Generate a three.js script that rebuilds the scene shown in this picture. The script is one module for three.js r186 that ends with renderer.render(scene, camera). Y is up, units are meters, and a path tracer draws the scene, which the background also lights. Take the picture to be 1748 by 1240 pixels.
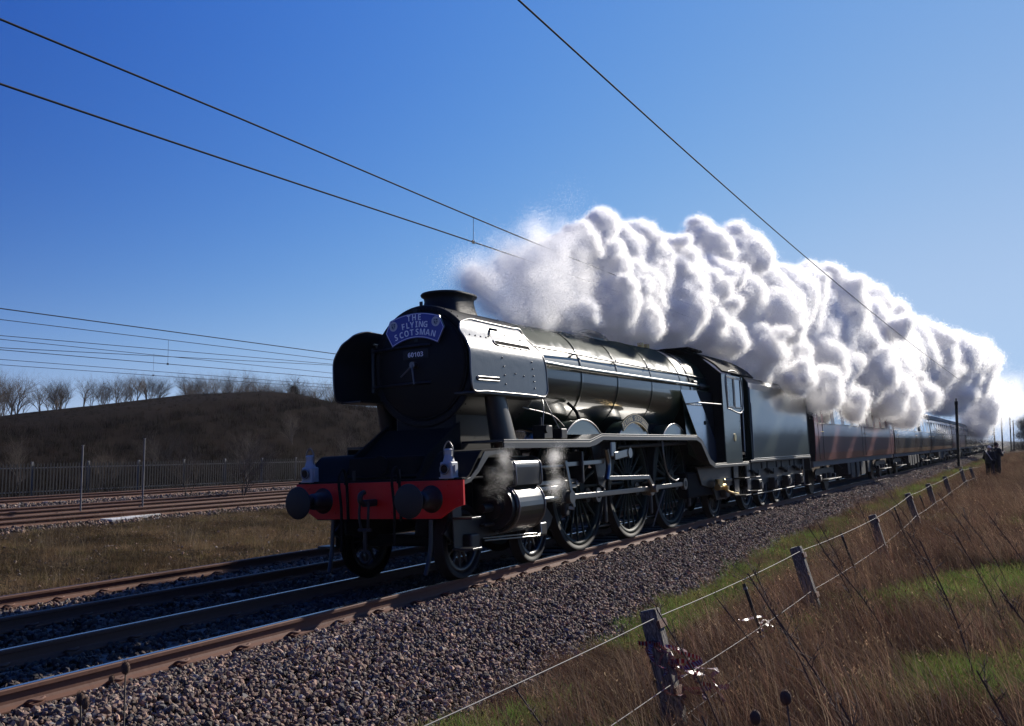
import * as THREE from 'three';
import { RoundedBoxGeometry } from 'three/addons/geometries/RoundedBoxGeometry.js';
import { mergeGeometries, mergeVertices } from 'three/addons/utils/BufferGeometryUtils.js';
import { ImprovedNoise } from 'three/addons/math/ImprovedNoise.js';

// ---------------------------------------------------------------- camera, sky, sun, exposure
const scene = new THREE.Scene();
const camera = new THREE.PerspectiveCamera(43.25, 1024 / 726, 0.1, 4000);
camera.position.set(7.256, 1.8155, 9.417);
camera.rotation.set(0.084545, 0.51273, 0, 'YXZ');
const renderer = new THREE.WebGLRenderer({ antialias: true });
renderer.toneMapping = THREE.LinearToneMapping;
renderer.toneMappingExposure = 1.35;
renderer.shadowMap.enabled = true;
const SUN_EL = THREE.MathUtils.degToRad(26), SUN_AZ = THREE.MathUtils.degToRad(11);
const SUN = new THREE.Vector3(Math.sin(SUN_AZ) * Math.cos(SUN_EL), Math.sin(SUN_EL), -Math.cos(SUN_AZ) * Math.cos(SUN_EL));
{ // clear winter sky: deep blue overhead, paler towards the horizon and the low sun
  const W = 1024, H = 512, d = new Float32Array(W * H * 4);
  const C = [[-5.985, 4.874, 3.283, -1.641, 0.494], [-4.067, 3.04, 2.758, -1.032, -0.055], [-1.875, 1.174, 1.762, -0.494, -0.332]];
  for (let j = 0; j < H; j++) for (let i = 0; i < W; i++) {
    const el = ((j + 0.5) / H - 0.5) * Math.PI, az = ((i + 0.5) / W - 0.5) * 2 * Math.PI;
    const x = Math.cos(az) * Math.cos(el), y = Math.sin(el), z = Math.sin(az) * Math.cos(el);
    let cg = x * SUN.x + y * SUN.y + z * SUN.z;
    cg = 0.12 + Math.log1p(Math.exp((cg - 0.12) * 9)) / 9;
    const e = Math.exp(-Math.max(el, 0.02) * 57.2958 / 14);
    for (let c = 0; c < 3; c++) {
      const k = C[c], L = Math.exp(k[0] + k[1] * e + k[2] * cg + k[3] * e * cg + k[4] * cg ** 4), cap = [0.43, 0.62, 0.95][c];
      d[(j * W + i) * 4 + c] = 1.18 * L / Math.pow(1 + Math.pow(1.18 * L / cap, 4), 0.25) / 1.35;
    }
    d[(j * W + i) * 4 + 3] = 1;
  }
  const t = new THREE.DataTexture(d, W, H, THREE.RGBAFormat, THREE.FloatType);
  t.mapping = THREE.EquirectangularReflectionMapping; t.magFilter = THREE.LinearFilter; t.minFilter = THREE.LinearFilter; t.needsUpdate = true;
  scene.background = t; scene.environment = t;
}
const sun = new THREE.DirectionalLight(new THREE.Color().setRGB(1, 0.93, 0.83), 5);
sun.position.copy(SUN).multiplyScalar(120); sun.target.position.set(0, 0, -10); sun.name = 'sun';
sun.castShadow = true; sun.shadow.mapSize.set(4096, 4096);
Object.assign(sun.shadow.camera, { left: -90, right: 90, top: 60, bottom: -60, near: 1, far: 400 });
scene.add(sun, sun.target);

scene.fog = new THREE.FogExp2(new THREE.Color(0.8, 0.86, 0.95), 0.00016); // thin winter haze down the line

// ---------------------------------------------------------------- helpers
let seed = 20160225;
const rnd = () => { seed |= 0; seed = (seed + 0x6D2B79F5) | 0; let t = Math.imul(seed ^ (seed >>> 15), 1 | seed); t = (t + Math.imul(t ^ (t >>> 7), 61 | t)) ^ t; return ((t ^ (t >>> 14)) >>> 0) / 4294967296; };
const rr = (a, b) => a + (b - a) * rnd();
const gauss = () => Math.sqrt(-2 * Math.log(rnd() + 1e-9)) * Math.cos(6.28318 * rnd());
const N3 = new ImprovedNoise(), noise = (x, y, z) => N3.noise(x + 31.7, y + 17.3, z + 5.1);
const fbm = (x, y, z, o = 4) => { let s = 0, a = 0.5; for (let i = 0; i < o; i++) { s += a * noise(x, y, z); x *= 2.03; y *= 2.03; z *= 2.03; a *= 0.5; } return s; };
const lerp = THREE.MathUtils.lerp, clamp = THREE.MathUtils.clamp, sstep = (a, b, x) => { x = clamp((x - a) / (b - a), 0, 1); return x * x * (3 - 2 * x); };
const interp = (x, xs, ys) => { if (x <= xs[0]) return ys[0]; for (let i = 1; i < xs.length; i++) if (x <= xs[i]) return lerp(ys[i - 1], ys[i], (x - xs[i - 1]) / (xs[i] - xs[i - 1])); return ys[ys.length - 1]; };
const V = (x, y, z) => new THREE.Vector3(x, y, z);
const used = {};
const numbered = (n) => { used[n] = (used[n] ?? -1) + 1; return used[n] ? n + '_' + String(used[n]).padStart(3, '0') : n; };
function tag(o, label, category, group, kind) { if (label) o.userData.label = label; if (category) o.userData.category = category; if (group) o.userData.group = group; if (kind) o.userData.kind = kind; return o; }
const shade = (o) => { o.castShadow = o.receiveShadow = true; return o; };
function thing(name, label, category, pos = [0, 0, 0], group) { const o = new THREE.Group(); o.name = numbered(name); o.position.set(...pos); tag(o, label, category, group); scene.add(o); return o; }
function top(name, geo, mat, label, category, group, kind) { const m = shade(new THREE.Mesh(geo, mat)); m.name = numbered(name); tag(m, label, category, group, kind); scene.add(m); return m; }
function part(parent, name, geo, mat, label) { const m = shade(new THREE.Mesh(geo, mat)); m.name = name; if (label) m.userData.label = label; parent.add(m); return m; }
const G = (list) => { list = list.flat(); const clean = list.map((g) => { g = g.index ? g.toNonIndexed() : g; for (const k of Object.keys(g.attributes)) if (!['position', 'normal', 'uv'].includes(k)) g.deleteAttribute(k); g.morphAttributes = {}; return g; }); return mergeGeometries(clean); };
const box = (w, h, d, x, y, z) => new THREE.BoxGeometry(w, h, d).translate(x, y, z);
const rbox = (w, h, d, x, y, z, r = 0.012, seg = 1) => new RoundedBoxGeometry(w, h, d, seg, Math.min(r, w / 2.1, h / 2.1, d / 2.1)).translate(x, y, z);
const cylX = (r, len, x, y, z, seg = 20, r2 = r) => new THREE.CylinderGeometry(r2, r, len, seg).rotateZ(-Math.PI / 2).translate(x, y, z);
const cylY = (r, len, x, y, z, seg = 16, r2 = r) => new THREE.CylinderGeometry(r2, r, len, seg).translate(x, y, z);
const cylZ = (r, len, x, y, z, seg = 20, r2 = r) => new THREE.CylinderGeometry(r2, r, len, seg).rotateX(Math.PI / 2).translate(x, y, z); // r2 at +z end
const ball = (r, x, y, z, a = 12, b = 8) => new THREE.SphereGeometry(r, a, b).translate(x, y, z);
function bar(a, b, r, seg = 8, r2 = r) { const d = V().subVectors(b, a), g = new THREE.CylinderGeometry(r2, r, d.length(), seg); g.applyQuaternion(new THREE.Quaternion().setFromUnitVectors(V(0, 1, 0), d.clone().normalize())); return g.translate((a.x + b.x) / 2, (a.y + b.y) / 2, (a.z + b.z) / 2); }
function flat(a, b, w, t) { const d = V().subVectors(b, a), L = d.length(), g = rbox(t, w, L, 0, 0, 0, 0.008); const m = new THREE.Matrix4().lookAt(b, a, V(0, 1, 0)); g.applyMatrix4(m); return g.translate((a.x + b.x) / 2, (a.y + b.y) / 2, (a.z + b.z) / 2); }
const tube = (pts, r, seg = 24, rad = 8) => new THREE.TubeGeometry(new THREE.CatmullRomCurve3(pts), seg, r, rad);
const shapeOf = (pts) => new THREE.Shape(pts.map((p) => new THREE.Vector2(p[0], p[1])));
// a plate across the train: outline in (distance back, height), at lateral t0..t0+thick
function plateS(pts, t0, thick, bevel = 0.004, holes = []) { const s = shapeOf(pts); for (const h of holes) s.holes.push(new THREE.Path(h.map((p) => new THREE.Vector2(p[0], p[1])))); const g = new THREE.ExtrudeGeometry(s, { depth: thick - 2 * bevel, bevelEnabled: bevel > 0, bevelThickness: bevel, bevelSize: bevel, bevelSegments: 1, bevelOffset: -bevel, curveSegments: 12 }); return g.translate(0, 0, bevel).rotateY(Math.PI / 2).translate(t0, 0, 0); }
// a plate facing forward: outline in (lateral, height), its front face at distance back s0
function plateF(pts, s0, thick, bevel = 0.004) { const g = new THREE.ExtrudeGeometry(Array.isArray(pts) ? shapeOf(pts) : pts, { depth: thick - 2 * bevel, bevelEnabled: bevel > 0, bevelThickness: bevel, bevelSize: bevel, bevelSegments: 1, bevelOffset: -bevel, curveSegments: 12 }); return g.translate(0, 0, bevel - thick - s0); }
// lathe about the train's length: profile of [distance back, radius]
function latheS(prof, y, seg = 64, x = 0) { const g = new THREE.LatheGeometry(prof.map((p) => new THREE.Vector2(Math.max(p[1], 1e-4), p[0])), seg); return g.rotateX(-Math.PI / 2).translate(x, y, 0); }
function canvasTex(w, h, draw) { const c = document.createElement('canvas'); c.width = w; c.height = h; const x = c.getContext('2d'); draw(x, w, h); const t = new THREE.CanvasTexture(c); t.colorSpace = THREE.SRGBColorSpace; return t; }
// a surface around the zero level of a field (naive surface nets); field < 0 inside
function surfaceNet(nx, ny, nz, f, place) {
  const idx = (i, j, k) => (k * ny + j) * nx + i, vid = new Int32Array(nx * ny * nz).fill(-1), pos = [], tri = [];
  for (let k = 0; k < nz - 1; k++) for (let j = 0; j < ny - 1; j++) for (let i = 0; i < nx - 1; i++) {
    let n = 0, sx = 0, sy = 0, sz = 0, mask = 0; const c = idx(i, j, k), o = [c, c + 1, c + nx, c + nx + 1, c + nx * ny, c + nx * ny + 1, c + nx * ny + nx, c + nx * ny + nx + 1];
    for (let q = 0; q < 8; q++) if (f[o[q]] < 0) mask |= 1 << q;
    if (mask === 0 || mask === 255) continue;
    for (const [a, b] of EDGES) { const fa = f[o[a]], fb = f[o[b]]; if ((fa < 0) === (fb < 0)) continue; const t = fa / (fa - fb); n++; sx += lerp(a & 1, b & 1, t); sy += lerp((a >> 1) & 1, (b >> 1) & 1, t); sz += lerp(a >> 2, b >> 2, t); }
    vid[c] = pos.length / 3; pos.push(...place(i + sx / n, j + sy / n, k + sz / n));
  }
  const quad = (a, b, c, d, flip) => { if (a < 0 || b < 0 || c < 0 || d < 0) return; if (flip) tri.push(a, c, b, a, d, c); else tri.push(a, b, c, a, c, d); };
  for (let k = 1; k < nz - 1; k++) for (let j = 1; j < ny - 1; j++) for (let i = 1; i < nx - 1; i++) {
    const c = idx(i, j, k), s = f[c] < 0;
    if (s !== (f[c + 1] < 0)) quad(vid[c - nx - nx * ny], vid[c - nx * ny], vid[c], vid[c - nx], !s);
    if (s !== (f[c + nx] < 0)) quad(vid[c - 1 - nx * ny], vid[c - 1], vid[c], vid[c - nx * ny], !s);
    if (s !== (f[c + nx * ny] < 0)) quad(vid[c - 1 - nx], vid[c - nx], vid[c], vid[c - 1], !s);
  }
  const g = new THREE.BufferGeometry(); g.setAttribute('position', new THREE.Float32BufferAttribute(pos, 3)); g.setIndex(tri); g.computeVertexNormals(); return g;
}
const EDGES = [[0, 1], [2, 3], [4, 5], [6, 7], [0, 2], [1, 3], [4, 6], [5, 7], [0, 4], [1, 5], [2, 6], [3, 7]];
function instances(name, geo, mat, list, parent, label) { // list of {p, q|r, s, c}
  const m = shade(new THREE.InstancedMesh(geo, mat, list.length)), M = new THREE.Matrix4(), q = new THREE.Quaternion(), e = new THREE.Euler(), s = V();
  list.forEach((o, i) => { q.setFromEuler(e.set(...o.r, 'YXZ')); s.set(...(Array.isArray(o.s) ? o.s : [o.s, o.s, o.s])); m.setMatrixAt(i, M.compose(V(...o.p), q, s)); if (o.c) m.setColorAt(i, new THREE.Color().setRGB(...o.c)); });
  m.name = parent ? name : numbered(name); m.userData.kind = 'stuff'; if (label) m.userData.label = label; (parent ?? scene).add(m); return m;
}

// ---------------------------------------------------------------- materials
const rgb = (r, g, b) => new THREE.Color().setRGB(r, g, b);
const std = (r, g, b, rough = 0.8, metal = 0, extra = {}) => new THREE.MeshStandardMaterial({ color: rgb(r, g, b), roughness: rough, metalness: metal, ...extra });
const phys = (r, g, b, rough, o = {}) => new THREE.MeshPhysicalMaterial({ color: rgb(r, g, b), roughness: rough, ...o });
function noiseTex(n, fn, srgb) { const d = new Uint8Array(n * n * 4); for (let j = 0; j < n; j++) for (let i = 0; i < n; i++) { const v = fn(i / n, j / n); for (let c = 0; c < 3; c++) d[(j * n + i) * 4 + c] = clamp((Array.isArray(v) ? v[c] : v) * 255, 0, 255); d[(j * n + i) * 4 + 3] = 255; } const t = new THREE.DataTexture(d, n, n); t.wrapS = t.wrapT = THREE.RepeatWrapping; t.magFilter = THREE.LinearFilter; if (srgb) t.colorSpace = THREE.SRGBColorSpace; t.needsUpdate = true; return t; }
const tileN = (u, v, f, o = 4) => { const a = 6.28318; return fbm(Math.cos(u * a) * f / 6.28, Math.sin(u * a) * f / 6.28 + 9, Math.cos(v * a) * f / 6.28 + 3 * Math.sin(v * a) * f / 18.8, o); };
const grimeTex = noiseTex(256, (u, v) => clamp(0.5 + tileN(u, v, 9) * 0.9, 0, 1));
const soilTex = noiseTex(512, (u, v) => clamp(0.62 + tileN(u, v, 30, 5) * 0.9, 0.2, 1), true);
const panelTex = noiseTex(256, (u, v) => clamp(0.5 + 0.5 * tileN(u, v * 0.25, 14, 3), 0, 1));
const sootTex = noiseTex(256, (u, v) => { const a = Math.min(u, 1 - u) * 360, k = sstep(52, 74, a + 14 * tileN(u, v, 24, 3)); return [k, lerp(0.85, 0.35, k), 0]; });
const M = {
  wheel: phys(0.008, 0.016, 0.01, 0.6, { specularIntensity: 0.5 }),
  black: phys(0.0065, 0.0065, 0.0065, 0.5, { clearcoat: 0.3, clearcoatRoughness: 0.2 }),
  gloss: phys(0.006, 0.006, 0.006, 0.35, { clearcoat: 0.55, clearcoatRoughness: 0.1 }),
  soot: phys(0.007, 0.0065, 0.006, 0.85, { specularIntensity: 0.4 }),
  smokebox: phys(0.011, 0.0105, 0.01, 0.55, { specularIntensity: 0.5 }),
  green: phys(0.008, 0.022, 0.011, 0.35, { clearcoat: 0.75, clearcoatRoughness: 0.035, bumpMap: panelTex, bumpScale: 0.0006 }),
  boilerTop: phys(0.009, 0.026, 0.013, 1, { clearcoat: 1, clearcoatRoughness: 0.045, clearcoatMap: sootTex, roughnessMap: sootTex }),
  boiler: phys(0.008, 0.03, 0.014, 0.35, { clearcoat: 1, clearcoatRoughness: 0.04 }),
  sheet: std(0.3, 0.33, 0.37, 0.12, 0.85),
  deflector: phys(0.011, 0.013, 0.017, 0.35, { clearcoat: 0.75, clearcoatRoughness: 0.12, bumpMap: grimeTex, bumpScale: 0.002 }),
  red: phys(0.68, 0.009, 0.008, 0.55, { clearcoat: 0.25, clearcoatRoughness: 0.3, specularIntensity: 0.5 }),
  steel: std(0.24, 0.235, 0.225, 0.28, 1),
  wornSteel: std(0.2, 0.195, 0.19, 0.38, 0.9),
  oily: std(0.016, 0.015, 0.014, 0.5, 0.2),
  brass: std(0.6, 0.45, 0.2, 0.3, 1),
  white: phys(0.42, 0.42, 0.41, 0.45, { clearcoat: 0.3 }),
  glass: phys(0.8, 0.85, 0.85, 0.03, { transmission: 1, thickness: 0 }),
  darkGlass: phys(0.012, 0.014, 0.016, 0.05, { clearcoat: 1 }),
  maroon: phys(0.12, 0.012, 0.014, 0.45, { clearcoat: 0.55, clearcoatRoughness: 0.06, bumpMap: panelTex, bumpScale: 0.0006 }),
  umber: phys(0.08, 0.055, 0.042, 0.35, { clearcoat: 1, clearcoatRoughness: 0.07, bumpMap: panelTex, bumpScale: 0.0006 }),
  cream: phys(0.6, 0.54, 0.43, 0.35, { clearcoat: 0.9, clearcoatRoughness: 0.08 }),
  roof: std(0.09, 0.09, 0.092, 0.6),
  under: std(0.012, 0.011, 0.011, 0.7),
  rust: std(0.12, 0.05, 0.028, 0.75, 0, { bumpMap: grimeTex, bumpScale: 0.002 }),
  railhead: std(0.42, 0.42, 0.43, 0.22, 1),
  dullhead: std(0.1, 0.06, 0.045, 0.5, 0.5),
  sleeper: std(0.12, 0.095, 0.075, 0.9, 0, { bumpMap: grimeTex, bumpScale: 0.004 }),
  wire: std(0.012, 0.012, 0.014, 0.9),
  concrete: std(0.4, 0.36, 0.3, 0.92, 0, { map: soilTex, bumpMap: grimeTex, bumpScale: 0.006 }),
  galv: std(0.16, 0.16, 0.165, 0.6, 0.3),
  fencewire: std(0.2, 0.19, 0.175, 0.7, 0.2),
  bark: std(0.075, 0.06, 0.048, 0.95),
  paleBark: std(0.11, 0.09, 0.07, 0.95),
  tyre: phys(0.01, 0.0095, 0.009, 0.7, { specularIntensity: 0.5 }),
  veil: phys(0.997, 0.993, 0.985, 1, { transmission: 1, thickness: 0, specularIntensity: 0, side: THREE.DoubleSide }),
  steam: phys(0.985, 0.98, 0.975, 1, { transmission: 0.58, thickness: 0, specularIntensity: 0, side: THREE.DoubleSide }),
};
// ---------------------------------------------------------------- terrain
const CANT = 0.0452;
const crest = (z) => interp(-z, [-60, 0, 20, 32, 36.5, 42, 48, 57, 61, 65, 71, 90, 130], [0.5, 1.6, 2.5, 3.35, 4.15, 4.95, 5.7, 7.0, 7.0, 6.35, 6.05, 5.6, 4.5]);
function groundY(x, z) {
  let y;
  if (x > -1.6 && x < 1.55) y = -0.185 + x * CANT;
  else if (x >= 1.55) {
    const e = interp(-z, [-6, 3, 12, 30], [0.25, 0, -0.5, -0.75]); // the ballast shoulder narrows away from the camera
    y = interp(x, [1.55, 2.95 + e, 3.5 + e, 5.2, 7.5, 9.8, 11.6, 14, 22, 60], [-0.12, -0.38, -0.34, -0.08, 0.06, 0.15, 1.75, 2.1, 1.2, 1.0]);
  } else y = interp(-x, [1.6, 2.2, 2.5, 4.4, 5.3, 6.1, 8.5, 14.5, 15.8, 22, 24, 28, 31, 33], [-0.26, -0.3, -0.3, -0.34, -0.42, -0.62, -0.52, -0.5, -0.55, -0.56, -0.52, -0.56, -0.7, -0.6]);
  if (x > 8.5 && z > -62) y = lerp(0.12, y, lerp(0.4, 1, sstep(-36, -62, z)));
  if (x < -33) { const h = crest(z) - 0.3, a = sstep(-33, -60, x); y = -0.6 + (h + 0.6) * a - 3.2 * sstep(-64, -110, x); }
  if (x > 3.2) { const a = sstep(3.2, 5, x); y += a * (0.16 * fbm(x * 0.35, 2, z * 0.35, 3) + 0.05 * noise(x * 1.7, 4, z * 1.7)); }
  if (x < -5.6 && x > -15) y += (0.22 * fbm(x * 0.5, 8, z * 0.5, 3) + 0.05 * noise(x * 2, 1, z * 2)) * sstep(-5.6, -6.6, x) * sstep(-15, -13.5, x);
  if (x < -34) y += 0.5 * fbm(x * 0.12, 3, z * 0.12, 3) * sstep(-34, -40, x) * (x > -58 ? 1 : 0.4);
  if (z < -150) y *= lerp(1, 0.4, sstep(-150, -500, z));
  return y;
}
const greenAt = (x, z) => { let g = sstep(0.2, 0.36, fbm(x * 0.5 + 7, 1.5, z * 0.35, 3) + 0.6 * Math.exp(-(((x - 7.5) / 1.15) ** 2) - ((z + 2.5) / 5.5) ** 2) - 0.05); if (x > 2.6 && x < 4.6) g = Math.max(g, 0.8 * sstep(-0.04, 0.16, fbm(x * 0.7, 6, z * 0.5, 2)) * sstep(2.4, 3.2, x) * (1 - sstep(3.6, 4.8, x))); return g * sstep(2.2, 2.9, x); };
{
  const xs = [], zs = [];
  const steps = (arr, list) => { for (const [a, b, s] of list) for (let v = a; v < b - 1e-6; v += s) arr.push(v); arr.push(list[list.length - 1][1]); };
  steps(xs, [[-700, -120, 58], [-120, -64, 4], [-64, -30, 1.5], [-30, -16, 1], [-16, -5, 0.4], [-5, 2, 0.35], [2, 9, 0.2], [9, 16, 0.5], [16, 40, 3], [40, 120, 10], [120, 800, 85]]);
  steps(zs, [[-2400, -600, 200], [-600, -200, 25], [-200, -90, 4], [-90, -30, 1.4], [-30, 14, 0.35], [14, 60, 3], [60, 700, 80]]);
  const nx = xs.length, nz = zs.length, pos = new Float32Array(nx * nz * 3), col = new Float32Array(nx * nz * 3), uv = new Float32Array(nx * nz * 2), ix = [];
  for (let j = 0; j < nz; j++) for (let i = 0; i < nx; i++) {
    const x = xs[i], z = zs[j], o = (j * nx + i) * 3; pos.set([x, groundY(x, z), z], o); uv.set([x / 1.7, z / 1.7], (j * nx + i) * 2);
    const n = 0.75 + 0.5 * fbm(x * 0.9, 0, z * 0.9, 3);
    let c = x > -2.6 && x < 0.7 ? [0.03, 0.023, 0.018] : [0.085, 0.065, 0.05];  // train's shadow painted into the bed colour here, along with oily staining
    if (x < -5.5 && x > -15.3) c = [0.17, 0.115, 0.06];
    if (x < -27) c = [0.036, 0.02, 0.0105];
    if (x > 2.7) { const g = greenAt(x, z); c = [lerp(0.13, 0.075, g), lerp(0.095, 0.1, g), lerp(0.06, 0.03, g)]; }
    if (x > 9.5) c = c.map((v) => v * 0.5);
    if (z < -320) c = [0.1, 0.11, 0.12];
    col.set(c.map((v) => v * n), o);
  }
  for (let j = 0; j < nz - 1; j++) for (let i = 0; i < nx - 1; i++) { const a = j * nx + i; ix.push(a, a + nx, a + 1, a + 1, a + nx, a + nx + 1); }
  const g = new THREE.BufferGeometry(); g.setAttribute('position', new THREE.BufferAttribute(pos, 3)); g.setAttribute('color', new THREE.BufferAttribute(col, 3)); g.setAttribute('uv', new THREE.BufferAttribute(uv, 2)); g.setIndex(ix); g.computeVertexNormals();
  top('ground', g, phys(1, 1, 1, 1, { specularIntensity: 0.08, vertexColors: true, map: soilTex, bumpMap: soilTex, bumpScale: 0.02 }), 'railway land with verge, dry grass strip and low hill', null, null, 'structure');
}

// ---------------------------------------------------------------- railway tracks
const railProfile = [[-0.068, 0], [0.068, 0], [0.068, 0.012], [0.018, 0.03], [0.0095, 0.05], [0.0095, 0.115], [0.033, 0.125], [0.035, 0.152], [0.027, 0.159], [-0.027, 0.159], [-0.035, 0.152], [-0.033, 0.125], [-0.0095, 0.115], [-0.0095, 0.05], [-0.018, 0.03], [-0.068, 0.012]];
const railGeo = (x, y, z0, z1) => new THREE.ExtrudeGeometry(shapeOf(railProfile), { depth: z1 - z0, bevelEnabled: false, steps: 1 }).translate(x, y - 0.159, z0);
const headGeo = (x, y, z0, z1) => box(0.046, 0.006, z1 - z0, x, y + 0.001, (z0 + z1) / 2);
const clipGeo = G([tube([V(-0.05, 0.0, -0.05), V(0.02, 0.035, -0.055), V(0.045, 0.03, 0), V(0.02, 0.035, 0.055), V(-0.05, 0.0, 0.05)], 0.014, 14, 6), box(0.1, 0.03, 0.13, 0.03, 0.0, 0)]);
const sleeperGeo = [0, 1, 2].map((k) => { const g = new RoundedBoxGeometry(2.55, 0.2, 0.26, 2, 0.025), p = g.attributes.position; for (let i = 0; i < p.count; i++) p.setXYZ(i, p.getX(i), p.getY(i) + 0.006 * noise(p.getX(i) * 5, k * 9, p.getZ(i) * 9), p.getZ(i) + 0.006 * noise(p.getX(i) * 4, k * 5, 3)); return g; });
function track(label, x0, y0, cant, z0, z1, sleepers, shiny) {
  const t = thing('railway_track', label, 'railway track', [x0, y0, 0]); t.rotation.z = cant;
  for (const s of [-1, 1]) { const r = part(t, 'rail', railGeo(s * 0.755, 0, z0, z1), M.rust); part(r, 'rail_head', headGeo(s * 0.755, 0, z0, z1), shiny[s < 0 ? 0 : 1] ? M.railhead : M.dullhead); }
  for (let z = sleepers[0], k = 0; z > sleepers[1]; z -= 0.68, k++) {
    const s = part(t, 'sleeper', sleeperGeo[k % 3], M.sleeper); s.position.set(rr(-0.02, 0.02), -0.262, z + rr(-0.02, 0.02)); s.rotation.y = rr(-0.012, 0.012);
    if (z > sleepers[2]) for (const d of [-1, 1]) for (const e of [-1, 1]) { const c = part(s, 'rail_clip', clipGeo, M.rust); c.position.set(d * 0.755 + e * 0.075, 0.118, 0); c.rotation.y = e < 0 ? Math.PI : 0; }
  }
  return t;
}
track('nearest railway track, carrying the steam train on rusty canted rails', 0, 0, CANT, -900, 40, [9.2, -46, -24], [1, 1]);
track('railway track just left of the train with rusty rails and no train', -3.42, -0.14, CANT * 0.4, -900, 40, [7, -14, -9], [0, 0]);
track('far railway track beyond the dry grass, with two dark rails close together', -17.55, -0.36, 0, -900, 60, [0, -0.1, 0], [0, 0]);
track('railway track behind it with a single dark rail showing', -20.75, -0.36, 0, -900, 60, [0, -0.1, 0], [0, 0]);
track('farthest railway track on a low bank in front of the palisade fence', -25.9, -0.34, 0, -900, 60, [0, -0.1, 0], [0, 0]);

// ballast stones
{
  const stones = [0, 1, 2, 3, 4].map((k) => { let g = mergeVertices(new THREE.IcosahedronGeometry(0.5, 0).deleteAttribute('uv').deleteAttribute('normal')); const p = g.attributes.position; for (let i = 0; i < p.count; i++) { const f = 0.72 + 0.55 * rnd(); p.setXYZ(i, p.getX(i) * f, p.getY(i) * f * 0.72, p.getZ(i) * f * (0.75 + 0.1 * k)); } g = g.toNonIndexed(); g.computeVertexNormals(); return g; });
  const lists = stones.map(() => []);
  const tint = () => { const b = rr(0.045, 0.25) * (rnd() < 0.14 ? 1.7 : 1) * (rnd() < 0.2 ? 0.5 : 1), w = rnd(); return w < 0.45 ? [b * 1.34, b * 0.86, b * 0.6] : w < 0.75 ? [b * 1.22, b * 0.94, b * 0.7] : w < 0.9 ? [b * 1.35, b * 0.85, b * 0.58] : [b * 1.05, b * 0.95, b * 0.85]; };
  const put = (x, z, s, dy = 0) => lists[(rnd() * 5) | 0].push({ p: [x, groundY(x, z) + dy + s * 0.12, z], r: [rr(0, 6.28), rr(0, 6.28), rr(0, 6.28)], s: [s * rr(0.75, 1.35), s * rr(0.7, 1.2), s * rr(0.7, 1.2)], c: (x > -2.6 && x < 0.69 ? tint().map((v) => v * 0.32) : tint()) });  // stones in the train's shadow band get its shade and oily grime as colour
  const fill = (x0, x1, z0, z1, n, s0, s1, keep) => { for (let i = 0; i < n; i++) { const x = rr(x0, x1), z = rr(z0, z1); if (keep && !keep(x, z)) continue; put(x, z, rr(s0, s1) * (rnd() < 0.08 ? 1.35 : 1), rr(-0.01, 0.035)); } };
  const clearRail = (x, z) => Math.abs(Math.abs(x) - 0.755) > 0.1;
  const edge = (x, z) => { const e = interp(-z, [-6, 3, 12, 30], [0.25, 0, -0.5, -0.75]); return x < 3.05 + e + 0.35 * fbm(x * 1.2, 3, z * 1.2, 3) + 0.2 * (rnd() - 0.5) && clearRail(x, z); };
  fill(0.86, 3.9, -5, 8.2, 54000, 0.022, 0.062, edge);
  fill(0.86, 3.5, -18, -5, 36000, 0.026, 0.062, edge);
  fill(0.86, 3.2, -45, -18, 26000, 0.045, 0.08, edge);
  fill(0.86, 3.0, -110, -45, 16000, 0.07, 0.13, edge);
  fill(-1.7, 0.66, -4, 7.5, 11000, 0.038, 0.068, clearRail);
  fill(-6.2, -1.5, -10, 5, 15000, 0.038, 0.07, (x) => Math.abs(Math.abs(x + 3.42) - 0.755) > 0.1);
  fill(-24, -15.2, -40, 0, 15000, 0.06, 0.11);
  fill(-28.5, -24, -50, -6, 7000, 0.08, 0.13);
  fill(-15.2, -6.2, -24, 3, 1500, 0.04, 0.07);
  const b = thing('track_ballast', 'pinkish grey crushed stone ballast beside and between the rails', 'ballast'); b.userData.kind = 'stuff';
  stones.forEach((g, k) => instances('ballast_stone', g, std(1, 1, 1, 0.88), lists[k], b));
}
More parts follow.
